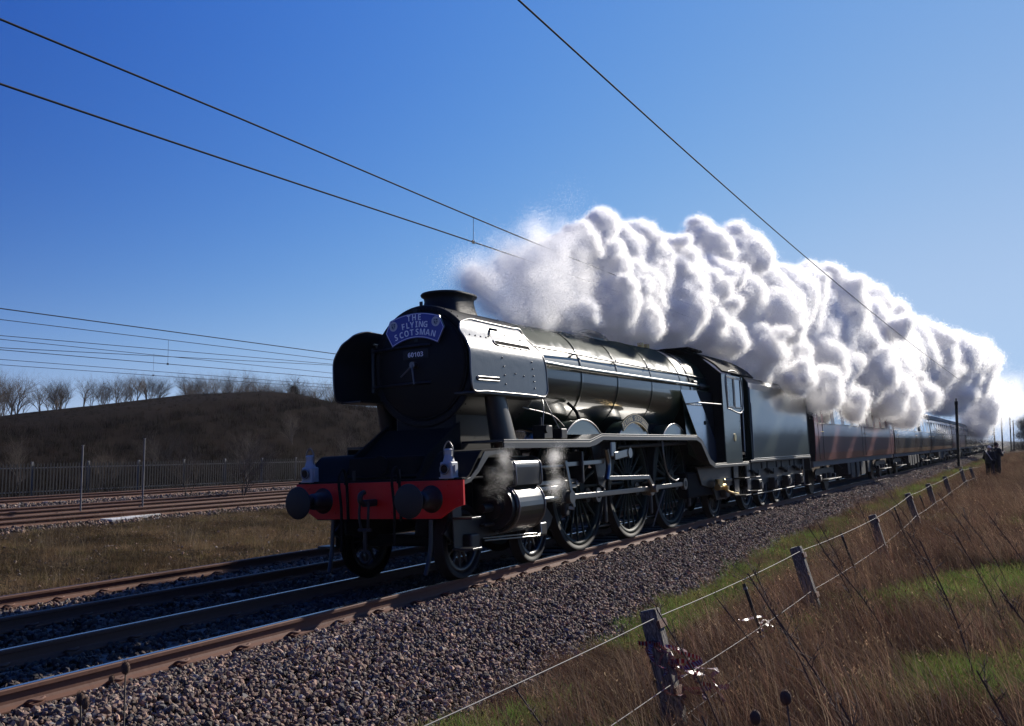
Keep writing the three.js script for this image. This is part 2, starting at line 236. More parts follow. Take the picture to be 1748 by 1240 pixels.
// ---------------------------------------------------------------- grasses
function blades(n, rad, h0, h1, w, leanX, leanZ, spread, seedheads = 0) { // one tuft
  const pos = [], nor = [], ix = [];
  for (let b = 0; b < n; b++) {
    const a = rr(0, 6.28), d = rad * Math.sqrt(rnd()), bx = Math.cos(a) * d, bz = Math.sin(a) * d, h = rr(h0, h1), lx = leanX * h * rr(0.5, 1.5) + gauss() * spread * h, lz = leanZ * h * rr(0.5, 1.5) + gauss() * spread * h, f = rr(0, 6.28), cw = Math.cos(f) * w, sw = Math.sin(f) * w, seg = 3, o = pos.length / 3;
    for (let i = 0; i <= seg; i++) { const t = i / seg, k = 1 - t * 0.85, x = bx + lx * t * t, z = bz + lz * t * t, y = h * (t - 0.18 * t * t * (Math.abs(lx) + Math.abs(lz)) / h); pos.push(x - cw * k, y, z - sw * k, x + cw * k, y, z + sw * k); nor.push(-sw / w, 0.5, cw / w, -sw / w, 0.5, cw / w); if (i) ix.push(o + i * 2 - 2, o + i * 2 - 1, o + i * 2, o + i * 2, o + i * 2 - 1, o + i * 2 + 1); }
    if (rnd() < seedheads) for (let q = 0; q < 5; q++) { const o2 = pos.length / 3, y = h * rr(0.82, 1), x = bx + lx * (y / h) ** 2, z = bz + lz * (y / h) ** 2, e = rr(0, 6.28), l = rr(0.01, 0.026); pos.push(x, y, z, x + Math.cos(e) * l, y + l, z + Math.sin(e) * l, x + Math.cos(e + 0.5) * l * 0.8, y + l * 0.6, z + Math.sin(e + 0.5) * l * 0.8); nor.push(0, 1, 0, 0, 1, 0, 0, 1, 0); ix.push(o2, o2 + 1, o2 + 2); }
  }
  const g = new THREE.BufferGeometry(); g.setAttribute('position', new THREE.Float32BufferAttribute(pos, 3)); g.setAttribute('normal', new THREE.Float32BufferAttribute(nor, 3)); g.setIndex(ix); return g;
}
const leafMat = (t) => phys(1, 1, 1, 0.9, { transmission: t, thickness: 0, specularIntensity: 0.08, side: THREE.DoubleSide });
const dryMat = leafMat(0.25), greenMat = leafMat(0.4);
const dryTone = () => { const b = rr(0.05, 0.26) * (rnd() < 0.12 ? 1.9 : 1), w = rnd(); return w < 0.42 ? [b * 1.15, b * 0.75, b * 0.48] : w < 0.6 ? [b * 1.35, b * 1.02, b * 0.68] : [b * 0.75, b * 0.42, b * 0.3]; };
const greenTone = () => { const b = rr(0.1, 0.25); return rnd() < 0.35 ? [b * 1.25, b * 1.15, b * 0.4] : [b * 0.8, b * 1.25, b * 0.3]; };
{
  const g = thing('verge_grass', 'tangled dry brown stalks and green tufts covering the near verge', 'grass'); g.userData.kind = 'stuff';
  const tall = [0, 1, 2].map(() => blades(20, 0.2, 0.2, 0.62, 0.002, -0.55, -0.1, 0.2, 0.3)), mat = [0, 1, 2].map(() => blades(60, 0.22, 0.06, 0.24, 0.0026, -0.7, -0.1, 0.6)), green = [0, 1, 2].map(() => blades(80, 0.18, 0.04, 0.16, 0.003, -0.2, 0, 0.45));
  const L = { tall: [[], [], []], mat: [[], [], []], green: [[], [], []] };
  const add = (k, x, z, s, c) => L[k][(rnd() * 3) | 0].push({ p: [x, groundY(x, z) - 0.02, z], r: [0, rr(-0.5, 0.5), 0], s: [s, s * rr(0.8, 1.25), s], c });
  const bands = [[8.6, 2.5, 3.1, 9, 2600], [2.5, -6, 2.7, 10.5, 5200], [-6, -22, 2.1, 11, 6000], [-22, -60, 1.7, 12, 5000], [-60, -140, 1.6, 14, 3000]];
  for (const [z1, z0, x0, x1, n] of bands) for (let i = 0; i < n; i++) {
    const x = rr(x0, x1), z = rr(z0, z1); if (Math.hypot(x - 7.256, z - 9.417) < 1.6) continue;
    const e = 3.1 + interp(-z, [-6, 3, 12, 30], [0.25, 0, -0.5, -0.75]) + 0.3 * fbm(x, 3, z, 3); if (x < e) continue;
    const gr = greenAt(x, z), far = z < -22 ? 1.7 : z < -6 ? 1.25 : 1;
    if (rnd() < gr) { add('green', x, z, rr(0.8, 1.4) * far, greenTone()); if (rnd() < 0.12) add('mat', x, z, 0.8 * far, dryTone()); }
    else { add('mat', x, z, rr(0.75, 1.25) * far * (x < 4.2 ? 0.7 : 1), dryTone()); const p = x > 4.3 ? 0.55 : 0.06; if (rnd() < p * (fbm(x * 0.6, 11, z * 0.6, 2) > -0.15 ? 1 : 0.3)) add('tall', x, z, rr(0.6, 1.1) * (far > 1 ? 1.1 : 1), dryTone().map((v) => v * 1.5)); }
  }
  for (const k of ['tall', 'mat', 'green']) L[k].forEach((l, i) => instances(k === 'tall' ? 'dry_stalks' : k === 'mat' ? 'dry_grass' : 'green_grass', { tall, mat, green }[k][i], k === 'green' ? greenMat : dryMat, l, g));
}
{
  const g = thing('strip_grass', 'pale dry grass strip between the second track and the far tracks', 'grass'); g.userData.kind = 'stuff';
  const mat = [0, 1, 2].map(() => blades(60, 0.25, 0.04, 0.2, 0.0035, -0.15, 0.1, 0.8)), stalk = [0, 1].map(() => blades(14, 0.2, 0.3, 0.7, 0.003, -0.1, 0, 0.35, 0.3)), L = [[], [], [], [], []];
  for (let i = 0; i < 9000; i++) { const x = rr(-15.4, -5.7), z = rr(-40, 3.5); if (x > -6.2 - 0.25 * noise(z, 3, 1) || (x < -14.4 && rnd() < 0.7)) continue; const y = groundY(x, z), b = rr(0.07, 0.26) * (0.6 + 0.75 * sstep(-0.2, 0.2, fbm(x * 0.5, 2, z * 0.5, 2))), c = rnd() < 0.2 ? [b * 0.85, b * 0.72, b * 0.32] : [b * 1.08, b * 0.74, b * 0.42]; if (rnd() < 0.9) L[(rnd() * 3) | 0].push({ p: [x, y - 0.02, z], r: [0, rr(0, 6.28), 0], s: [1, rr(0.6, 1.2), 1], c }); else L[3 + ((rnd() * 2) | 0)].push({ p: [x, y, z], r: [0, rr(0, 6.28), 0], s: rr(0.7, 1.1), c: [b * 0.9, b * 0.7, b * 0.45] }); }
  L.forEach((l, i) => instances(i < 3 ? 'dry_grass' : 'dry_stalks', i < 3 ? mat[i] : stalk[i - 3], dryMat, l, g));
}
// ---------------------------------------------------------------- bare trees and scrub
function treeGeo(h, r0, levels, spread, multi, sides = 5) {
  const trunk = [], crown = [];
  const grow = (p, d, len, r, lv) => {
    const segs = lv === 0 ? 3 : 2; let a = p.clone(), dir = d.clone(), rad = r;
    for (let i = 0; i < segs; i++) {
      dir.add(V(gauss() * 0.1, lv ? 0.06 : 0.02, gauss() * 0.1)).normalize();
      const b = a.clone().addScaledVector(dir, len / segs), r2 = rad * (lv === levels ? 0.6 : 0.8);
      (lv === 0 ? trunk : crown).push(bar(a, b, rad, lv < 2 ? sides : 3, r2));
      if (lv < levels) { const n = lv === 0 ? (i ? 3 : 2) : 2 + (rnd() < 0.5 ? 1 : 0); for (let k = 0; k < n; k++) { const ang = rr(0, 6.28), tilt = rr(0.35, 0.95) * spread, q = V(Math.cos(ang), 0, Math.sin(ang)), nd = dir.clone().multiplyScalar(Math.cos(tilt)).addScaledVector(q, Math.sin(tilt)).normalize(); grow(b, nd, len * rr(0.55, 0.78), r2 * rr(0.45, 0.65), lv + 1); } }
      a = b; rad = r2;
    }
  };
  for (let k = 0; k < multi; k++) { const ang = rr(0, 6.28), l = multi > 1 ? rr(0.1, 0.4) : 0.05; grow(V(Math.cos(ang) * 0.1 * (multi - 1), -0.3, Math.sin(ang) * 0.1 * (multi - 1)), V(Math.cos(ang) * l, 1, Math.sin(ang) * l).normalize(), h * 0.4, r0 * (multi > 1 ? 0.6 : 1), 0); }
  const strip = (g) => { g.deleteAttribute('uv'); return g; };
  return [strip(G(trunk)), strip(G(crown))];
}
const treeKinds = [treeGeo(6, 0.12, 4, 0.95, 1), treeGeo(5.4, 0.1, 4, 0.8, 2), treeGeo(6.6, 0.13, 4, 1.05, 1), treeGeo(4.2, 0.07, 4, 0.8, 3), treeGeo(5, 0.09, 4, 0.7, 2)];
const treeTop = treeKinds.map(([a, c]) => { c.computeBoundingBox(); return c.boundingBox.max.y; });
function bareTree(x, z, h, kind, label, mat = M.bark, group) { const t = thing('bare_tree', label, 'tree', [x, groundY(x, z), z], group); part(t, 'trunk', treeKinds[kind][0], mat); part(t, 'crown', treeKinds[kind][1], mat); const s = h / treeTop[kind]; t.scale.setScalar(s); t.rotation.y = rr(0, 6.28); return t; }
{
  const GR = 'bare trees along the crest of the low hill';
  const SKY = (x, z) => { const k = (7.256 + 75) / (7.256 - x), zz = 9.417 - (9.417 - z) * k, y = interp(-zz, [36, 42, 45, 50, 55, 58, 64, 68, 71, 77, 84, 92], [7.9, 8.3, 7.6, 8.2, 8.8, 8.6, 9.0, 10.4, 9.8, 10.0, 9.9, 9.6]); return 1.8155 + (y - 1.8155) / k; };
  for (let i = 0; i < 116; i++) { const x = -66 - 17 * rnd(), z = -28 - 66 * (i / 116) + rr(-1.2, 1.2), ty = SKY(x, z) - (i % 3 === 1 ? rr(0.6, 1.9) : rr(-1.1, -0.2)), base = Math.max(groundY(x, z), groundY(-66, z) - 2.2) - 0.3, t = bareTree(x, z, Math.max(3.2, ty - base), i % 5, 'bare winter tree in the row along the crest of the low hill', i % 6 === 0 ? M.paleBark : M.bark, GR); t.position.y = base; }
  bareTree(-21.6, -18.6, 3.5, 3, 'pale leafless shrub alone in front of the brown hillside, behind the far rails', M.paleBark);
  bareTree(-23.5, -17.6, 2.2, 4, 'small bare sapling left of the pale leafless shrub');
  bareTree(-34.5, -17, 3.2, 1, 'thin grey bare sapling low on the hillside behind the fence at the left');
  for (const [x, z, h, k, l] of [[-33.5, -26, 3.2, 4, 'thin brown shrub behind the palisade fence, below the middle of the hill'], [-36, -33, 3.6, 1, 'bare brown shrub on the lower hillside right of the pale shrub'], [-34, -21.5, 2.6, 3, 'low tangled shrub just behind the palisade fence'], [-40, -30, 3.4, 3, 'bare brown shrub halfway up the left part of the hill'], [-35, -42, 3.4, 4, 'bare brown shrub low on the hillside nearest the engine'], [-44, -46, 3.2, 1, 'bare brown shrub halfway up the hill left of the engine']]) bareTree(x, z, h, k, l, M.bark);
  // dark evergreen on the crest
  const e = thing('evergreen_tree', 'small dark evergreen standing on the hill crest left of the engine', 'tree', [-72, groundY(-66, -74) - 0.3, -76.2]);
  part(e, 'trunk', cylY(0.1, 1.2, 0, 0.5, 0, 7, 0.07), M.bark);
  const need = blades(50, 0.08, 0.15, 0.45, 0.018, 0, 0, 0.7), L = []; for (let i = 0; i < 260; i++) { const y = rr(0.3, 2.9), r = (3.1 - y) * 0.36 * Math.sqrt(rnd()) + 0.1, a = rr(0, 6.28); L.push({ p: [Math.cos(a) * r, y, Math.sin(a) * r], r: [rr(-0.7, 0.7), a, rr(-0.7, 0.7)], s: rr(0.8, 1.3), c: [0.018, 0.03, 0.014] }); }
  instances('crown', need, leafMat(0.2), L, e);
  // scrub over the hill
  const tw = [0, 1, 2].map(() => blades(46, 0.5, 0.3, 1.15, 0.007, 0, 0, 0.4)), S = [[], [], []];
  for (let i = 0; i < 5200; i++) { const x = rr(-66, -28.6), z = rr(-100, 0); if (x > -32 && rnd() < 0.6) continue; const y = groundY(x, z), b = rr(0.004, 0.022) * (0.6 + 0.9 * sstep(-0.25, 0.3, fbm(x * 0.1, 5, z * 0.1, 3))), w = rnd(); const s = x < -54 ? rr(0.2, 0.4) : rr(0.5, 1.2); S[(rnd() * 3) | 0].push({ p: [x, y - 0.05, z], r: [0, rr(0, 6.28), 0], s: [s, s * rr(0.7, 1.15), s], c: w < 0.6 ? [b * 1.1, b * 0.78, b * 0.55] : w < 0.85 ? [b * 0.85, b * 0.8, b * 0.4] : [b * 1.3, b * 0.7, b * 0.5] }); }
  const sc = thing('hillside_scrub', 'brown leafless brambles and scrub covering the low hill', 'scrub'); sc.userData.kind = 'stuff';
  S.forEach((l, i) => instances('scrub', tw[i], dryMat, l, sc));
  // hedge and trees on the camera's side, seen only mirrored in the paintwork
  const hg = thing('field_hedge', 'dark leafless hedge on the bank right of the line, mirrored in the paintwork', 'hedge'); hg.userData.kind = 'stuff';
  const H = []; for (let i = 0; i < 3000; i++) { const x = rr(10.8, 13.5), z = rr(-420, -48); H.push({ p: [x, groundY(x, z) - 0.1, z], r: [0, rr(0, 6.28), 0], s: [2.4, rr(1.2, 2.6), 2.4], c: [0.03, 0.026, 0.018] }); }
  instances('scrub', tw[0], dryMat, H, hg);
  // dark bush at the right edge of the picture
  const bt = thing('roadside_bush', 'dark leafless bush far down the line at the right edge', 'bush', [7.2, groundY(7.2, -150), -152]); const bl = []; for (let i = 0; i < 170; i++) { const a = rr(0, 6.28), r = 2.3 * Math.sqrt(rnd()), y = rr(0, 4.6); bl.push({ p: [Math.cos(a) * r * (1 - y / 9), y, Math.sin(a) * r], r: [rr(-0.6, 0.6), a, rr(-0.6, 0.6)], s: rr(1, 1.6), c: [0.03, 0.026, 0.03] }); }
  part(bt, 'trunk', cylY(0.2, 2.5, 0, 1, 0, 7, 0.1), M.bark); instances('crown', tw[1], dryMat, bl, bt);
}
// foreground stems: teasels and branching dead stalks, each its own plant
function plant(name, label, x, z, h, leanX, leanZ, heads, group) {
  const y = groundY(x, z), t = thing(name, label, 'plant', [x, y, z], group), tip = V(leanX, h, leanZ);
  part(t, 'stem', tube([V(0, -0.05, 0), V(leanX * 0.3, h * 0.5, leanZ * 0.3), tip], 0.0042, 12, 5), M.paleBark);
  for (const [f, r, l] of heads) { const c = V(leanX * f, h * f, leanZ * f), b = c.clone().add(f < 1 ? V(rr(-0.09, 0.09), 0.1, rr(-0.05, 0.05)) : V(leanX * 0.03, 0.005, 0)); const hd = G([ball(r, 0, 0, 0, 14, 10).scale(1, l, 1), ...Array.from({ length: 90 }, () => { const a = rr(0, 6.28), e = rr(-1.3, 1.3), d = V(Math.cos(a) * Math.cos(e), Math.sin(e) * l, Math.sin(a) * Math.cos(e)); return bar(d.clone().multiplyScalar(r * 0.9), d.clone().multiplyScalar(r * 1.28).add(V(0, 0.004, 0)), 0.0012, 3, 0.0004); })]).translate(b.x, b.y, b.z); const m = part(t, 'seed_head', hd, M.teasel); if (f < 1) part(m, 'side_stem', bar(c, b, 0.0025, 4), M.paleBark); }
}
M.teasel = std(0.085, 0.048, 0.03, 0.95);
const TG = 'brown teasels in the near grass';
plant('teasel_plant', 'single brown teasel on a thin stem standing in front of the near rail', 3.33, 6.32, 0.70 - groundY(3.33, 6.32), 0.02, 0.02, [[1, 0.021, 1.5], [0.86, 0.013, 1.4]]);
plant('teasel_plant', 'clump of brown teasel heads at the bottom left corner', 3.63, 6.74, 0.69 - groundY(3.63, 6.74), -0.02, 0.03, [[1, 0.017, 1.6], [0.9, 0.016, 1.6], [0.8, 0.014, 1.5]]);
plant('teasel_plant', 'left one of two dark teasel heads at the bottom edge right of the posts', 6.21, 5.26, 0.6 - groundY(6.21, 5.26), -0.05, 0.03, [[1, 0.024, 1.35]]);
plant('teasel_plant', 'right one of two dark teasel heads at the bottom edge right of the posts', 6.28, 5.0, 0.63 - groundY(6.28, 5.0), -0.05, 0.02, [[1, 0.026, 1.35]]);
function deadStalk(x, z, h, lx, lz, label, group) {
  const t = thing('dead_weed', label, 'plant', [x, groundY(x, z) - 0.03, z], group), tip = V(lx * h, h, lz * h), C = new THREE.CatmullRomCurve3([V(0, 0, 0), V(lx * h * 0.4, h * 0.5, lz * h * 0.4), tip]);
  part(t, 'stem', new THREE.TubeGeometry(C, 14, 0.0045, 5), M.stalk);
  const br = []; for (let i = 0; i < 16; i++) { const f = rr(0.25, 1), p = C.getPoint(f), d = V(gauss() * 0.6 + lx, rr(0.5, 1.2), gauss() * 0.6).normalize(), l = rr(0.06, 0.2) * h, q = p.clone().addScaledVector(d, l); br.push(bar(p, q, 0.0022, 4, 0.001)); for (let k = 0; k < 3; k++) { const u = p.clone().lerp(q, rr(0.4, 1)); br.push(bar(u, u.clone().add(V(gauss() * 0.025, 0.035, gauss() * 0.025)), 0.0024, 3, 0.001)); } }
  part(t, 'side_stem', G(br), M.stalk);
}
M.stalk = std(0.07, 0.045, 0.035, 0.9);
{
  const W = 'dead branching weed stalk leaning left among the near grass', WG = 'dead weed stalks in the near verge';
  for (const [x, z, h] of [[5.7, 4.0, 0.9], [6.1, 3.2, 1.0], [6.4, 3.9, 0.8], [6.9, 2.2, 1.0], [6.3, 1.2, 1.1], [5.9, 0.2, 1.0], [6.6, -0.4, 1.1], [7.1, 0.6, 1.0], [7.4, -1.2, 1.1], [6.2, -2.4, 1.1], [7.0, -3.2, 1.0], [5.6, 2.4, 0.8], [5.2, 5.0, 0.6], [7.2, 3.9, 0.7], [5.5, -4, 1.1], [6.6, -5.6, 1.1], [7.5, 2.9, 0.8], [5.4, 1.2, 0.9], [6.0, 5.0, 0.55], [6.7, 4.8, 0.6], [5.8, -6.5, 1.2], [5.6, -1.2, 0.9]]) deadStalk(x, z, h * rr(0.85, 1.1), rr(-0.65, -0.3), rr(-0.1, 0.2), W, WG);
}
// ---------------------------------------------------------------- steam locomotive (x across, y up, z = minus distance back from the buffer beam)
const TRAIN_X = 0;
function vehicle(name, label, category) { const t = thing(name, label, category, [TRAIN_X, 0, 0]); t.rotation.z = CANT; return t; }
const loco = vehicle('steam_locomotive', 'big dark green and black steam locomotive with red buffer beam leading the train', 'locomotive');
const P = (n, g, m, l) => part(loco, n, Array.isArray(g) ? G(g) : g, m, l);
const AX = [4.335, 6.545, 8.755], RD = 1.016;
// frames and front end
P('main_frame', [-1, 1].map((s) => plateS([[0.06, 0.62], [0.5, 0.5], [1.9, 0.62], [3, 0.55], [9.9, 0.55], [13, 0.5], [13, 1.2], [3, 1.35], [1, 1.5], [0.06, 1.26]], s * 0.56, 0.035)), M.soot);
P('main_frame', [box(1.12, 0.5, 10.5, 0, 0.95, -6.6), box(1.5, 0.3, 2.6, 0, 1.05, -11.6)], M.soot);
P('buffer_beam', plateF([[-1.33, 1.285], [1.33, 1.285], [1.33, 0.985], [1.2, 0.95], [0.98, 0.82], [-0.98, 0.82], [-1.2, 0.95], [-1.33, 0.985]], 0, 0.045, 0.006), M.red, 'red buffer beam');
{ const r = []; for (const s of [-1, 1]) for (const [x, y] of [[0.25, 0.9], [0.25, 1.2], [0.42, 0.9], [0.42, 1.2], [0.66, 1.22], [1.1, 1.22], [1.27, 1.22], [1.27, 1.04], [0.66, 0.9]]) r.push(ball(0.014, s * x, y, 0.001, 8, 6)); part(loco.getObjectByName('buffer_beam'), 'rivet', G(r), M.red).userData.kind = 'stuff'; }
for (const s of [-1, 1]) {
  const b = P('buffer', new THREE.LatheGeometry([[0, 0.04], [0.17, 0.04], [0.17, 0], [0.125, -0.02], [0.105, -0.2], [0.09, -0.24], [0.06, -0.24]].map(([r, z]) => new THREE.Vector2(Math.max(r, 1e-4), -z)), 28).rotateX(Math.PI / 2).translate(s * 0.865, 1.06, 0), M.black);
  part(b, 'buffer_head', new THREE.LatheGeometry([[0, 0.2], [0.055, 0.2], [0.055, 0.455], [0.2, 0.46], [0.208, 0.475], [0.2, 0.49], [0.1, 0.503], [0, 0.507]].map(([r, z]) => new THREE.Vector2(Math.max(r, 1e-4), z)), 36).rotateX(Math.PI / 2).translate(s * 0.865, 1.06, 0), M.oily);
}
{ // coupling hook and screw link, hanging
  const c = P('coupling', [rbox(0.09, 0.09, 0.24, 0, 1.03, 0.12, 0.02), tube([V(0, 1.02, 0.2), V(0, 1.06, 0.3), V(0, 1.14, 0.29), V(0, 1.17, 0.22)], 0.035, 12)], M.oily);
  part(c, 'screw_link', G([tube([V(0.07, 1.05, 0.22), V(0.07, 0.85, 0.24), V(0.05, 0.68, 0.22)], 0.017), tube([V(-0.07, 1.05, 0.22), V(-0.07, 0.85, 0.24), V(-0.05, 0.68, 0.22)], 0.017), cylX(0.022, 0.2, 0, 0.7, 0.22), cylY(0.026, 0.3, 0, 0.55, 0.22), new THREE.TorusGeometry(0.075, 0.018, 8, 20).translate(0, 0.37, 0.22)]), M.oily);
}
for (const [x, l] of [[0.42, 0.5], [-0.42, 0.42]]) P('brake_hose', [tube([V(x, 0.8, 0.03), V(x, 1.34, 0.06), V(x + 0.02, 1.47, 0.14), V(x + 0.02, 1.38, 0.22), V(x + 0.03, 0.95, 0.2), V(x - 0.05, l, 0.12)], 0.019, 40), cylY(0.028, 0.07, x, 1.3, 0.058)], M.soot);
for (const x of [-1.08, -0.36, 0.36, 1.08]) P('lamp_bracket', [box(0.05, 0.16, 0.012, x, 1.36, -0.03), box(0.05, 0.012, 0.06, x, 1.29, -0.03)], M.black);
P('lamp_bracket', [box(0.05, 0.16, 0.012, 0, 3.7, -1.15)], M.black);
P('front_platform', [rbox(2.62, 0.03, 0.5, 0, 1.3, -0.27, 0.01), plateS([[0.07, 1.3], [0.3, 1.62], [1.1, 2.05], [1.1, 1.3]], -0.62, 0.04), plateS([[0.07, 1.3], [0.3, 1.62], [1.1, 2.05], [1.1, 1.3]], 0.58, 0.04)], M.soot);
P('apron', new THREE.PlaneGeometry(1.2, 1.12).rotateX(-0.98).translate(0, 1.66, -0.58), M.soot);
P('apron', [rbox(1.1, 0.3, 0.5, 0, 1.46, -0.4, 0.03), cylZ(0.12, 0.05, 0, 1.5, -0.14, 24)], M.soot);
// running plates: front piece with its drop curve, middle, raised part over the drivers, drop to the cab
for (const s of [-1, 1]) {
  const a = s > 0 ? 0.66 : -1.32, plate = (pts) => { const up = pts.map((p) => [p[0], p[1]]), dn = pts.map((p) => [p[0], p[1] - 0.03]).reverse(); return plateS([...up, ...dn], a, 0.66, 0.003); };
  const drop = []; for (let i = 0; i <= 10; i++) { const t = i / 10; drop.push([0.05 + 0.5 * t, 1.3 + 0.35 * (t * t * (3 - 2 * t))]); }
  P('running_plate', plate([...drop, [1.06, 1.665]]), M.soot);
  P('running_plate', plate([[1.06, 1.775], [3.78, 1.775], [4.0, 1.82], [4.25, 1.87], [9.15, 1.87], [9.45, 1.78], [9.75, 1.55], [10.0, 1.36], [10.3, 1.26], [13.05, 1.255]]), M.black);
  const v = s > 0 ? 1.3 : -1.32;
  P('valance', plateS([[1.06, 1.742], [3.78, 1.742], [4.0, 1.79], [4.25, 1.838], [9.15, 1.838], [9.45, 1.748], [9.75, 1.518], [10.0, 1.328], [10.3, 1.228], [13.05, 1.222], [13.05, 1.16], [10.25, 1.165], [9.9, 1.26], [9.65, 1.47], [9.38, 1.7], [9.1, 1.765], [4.3, 1.765], [4.02, 1.69], [3.75, 1.655], [1.06, 1.655]], v, 0.02), M.black);
  P('valance', plateS([[0.56, 1.63], [1.06, 1.655], [1.06, 1.6], [0.66, 1.56], [0.4, 1.36], [0.2, 1.25], [0.03, 1.22], [0.05, 1.285], [0.2, 1.31], [0.36, 1.42]], v, 0.02), M.black);
  P('reversing_rod', bar(V(s * 1.0, 1.66, -5.6), V(s * 1.0, 1.72, -9.3), 0.035, 10), M.oily);
}
// smokebox and its door
P('smokebox', [latheS([[1.15, 0.76], [1.13, 0.78], [1.13, 0.85], [1.15, 0.865], [2.95, 0.865], [2.97, 0.855]], 2.86), plateS([[1.15, 1.3], [2.6, 1.3], [2.6, 2.2], [1.15, 2.2]], -0.5, 1.0, 0.03)], M.smokebox);
{ const r = []; for (let i = 0; i < 52; i++) { const a = i / 52 * 6.28; r.push(ball(0.011, Math.cos(a) * 0.815, 2.86 + Math.sin(a) * 0.815, -1.129, 6, 5)); } for (const s0 of [1.2, 2.88]) for (let i = 0; i < 44; i++) { const a = i / 44 * 6.28; r.push(ball(0.011, Math.cos(a) * 0.867, 2.86 + Math.sin(a) * 0.867, -s0, 6, 5)); } P('rivet', r, M.smokebox).userData.kind = 'stuff'; }
{
  const d = P('smokebox_door', new THREE.LatheGeometry([[0, 0.15], [0.2, 0.145], [0.42, 0.12], [0.6, 0.075], [0.72, 0.035], [0.755, 0.03], [0.765, 0.0]].map(([r, z]) => new THREE.Vector2(Math.max(r, 1e-4), z)), 64).rotateX(Math.PI / 2).scale(1, 1, 1).translate(0, 2.86, -1.0), M.smokebox);
  part(d, 'door_rim', new THREE.TorusGeometry(0.775, 0.016, 8, 72).translate(0, 2.86, -0.992), M.smokebox);
  for (const y of [2.6, 3.14]) part(d, 'hinge_strap', tube(Array.from({ length: 9 }, (_, i) => { const x = -0.86 + i * 0.14, r = Math.hypot(x, y - 2.86), z = r < 0.76 ? interp(r, [0, 0.2, 0.42, 0.6, 0.72], [0.15, 0.145, 0.12, 0.075, 0.035]) : 0.03; return V(x, y, -0.99 + z + 0.008); }), 0.022, 30, 6), M.black);
  part(d, 'hinge_pin', cylY(0.03, 0.66, -0.86, 2.86, -0.965), M.black);
  part(d, 'door_handle', G([cylZ(0.045, 0.1, 0, 2.86, -0.8), bar(V(0, 2.86, -0.75), V(0.04, 2.58, -0.74), 0.014), bar(V(0, 2.86, -0.77), V(-0.2, 2.7, -0.76), 0.014)]), M.wornSteel);
  if (0) part(d, 'door_rail', tube([V(-0.3, 3.27, -0.95), V(-0.28, 3.27, -0.9), V(0.28, 3.27, -0.9), V(0.3, 3.27, -0.95)], 0.014, 30), M.black);
  d.position.z = -0.13; d.scale.set(0.97, 0.97, 1); d.position.y = 2.86 * 0.03;
  const num = canvasTex(512, 160, (x, w, h) => { x.fillStyle = '#0a0a0b'; x.fillRect(0, 0, w, h); x.fillStyle = '#ffffff'; x.font = 'bold 124px sans-serif'; x.textAlign = 'center'; x.textBaseline = 'middle'; x.fillText('60103', w / 2, h / 2 + 6); });
  const np = part(d, 'number_plate', rbox(0.44, 0.14, 0.016, 0, 3.02, -0.855, 0.01), M.black, 'small black smokebox number plate with pale figures');
  part(np, 'number_face', new THREE.PlaneGeometry(0.41, 0.122).translate(0, 3.02, -0.845), phys(1, 1, 1, 0.5, { map: num }));
  part(d, 'shed_plate', new THREE.CylinderGeometry(0.05, 0.05, 0.012, 20).rotateX(Math.PI / 2).scale(1.5, 1, 1).translate(0.0, 2.33, -0.93), M.wornSteel);
}
// double chimney, long oval
{ const g = [], pts = [[0.42, 3.64], [0.36, 3.68], [0.31, 3.76], [0.29, 3.86], [0.3, 3.91], [0.335, 3.93], [0.345, 3.955], [0.33, 3.975], [0.28, 3.975], [0.26, 3.93], [0.25, 3.6]];
  const P2 = [], ix = [], n = 64; for (const [r, y] of pts) for (let i = 0; i < n; i++) { const a = i / n * 6.28318, c = Math.cos(a), s = Math.sin(a); P2.push(c * r, y - (y < 3.7 ? 0.55 * (c * r) ** 2 : 0), -1.88 - s * r - Math.sign(s) * Math.min(1, Math.abs(s) * 3) * 0.14); }
  for (let j = 0; j < pts.length - 1; j++) for (let i = 0; i < n; i++) { const a = j * n + i, b = j * n + (i + 1) % n; ix.push(a, a + n, b, b, a + n, b + n); }
  const q = new THREE.BufferGeometry(); q.setAttribute('position', new THREE.Float32BufferAttribute(P2, 3)); q.setIndex(ix); q.computeVertexNormals(); P('chimney', q, M.smokebox); }
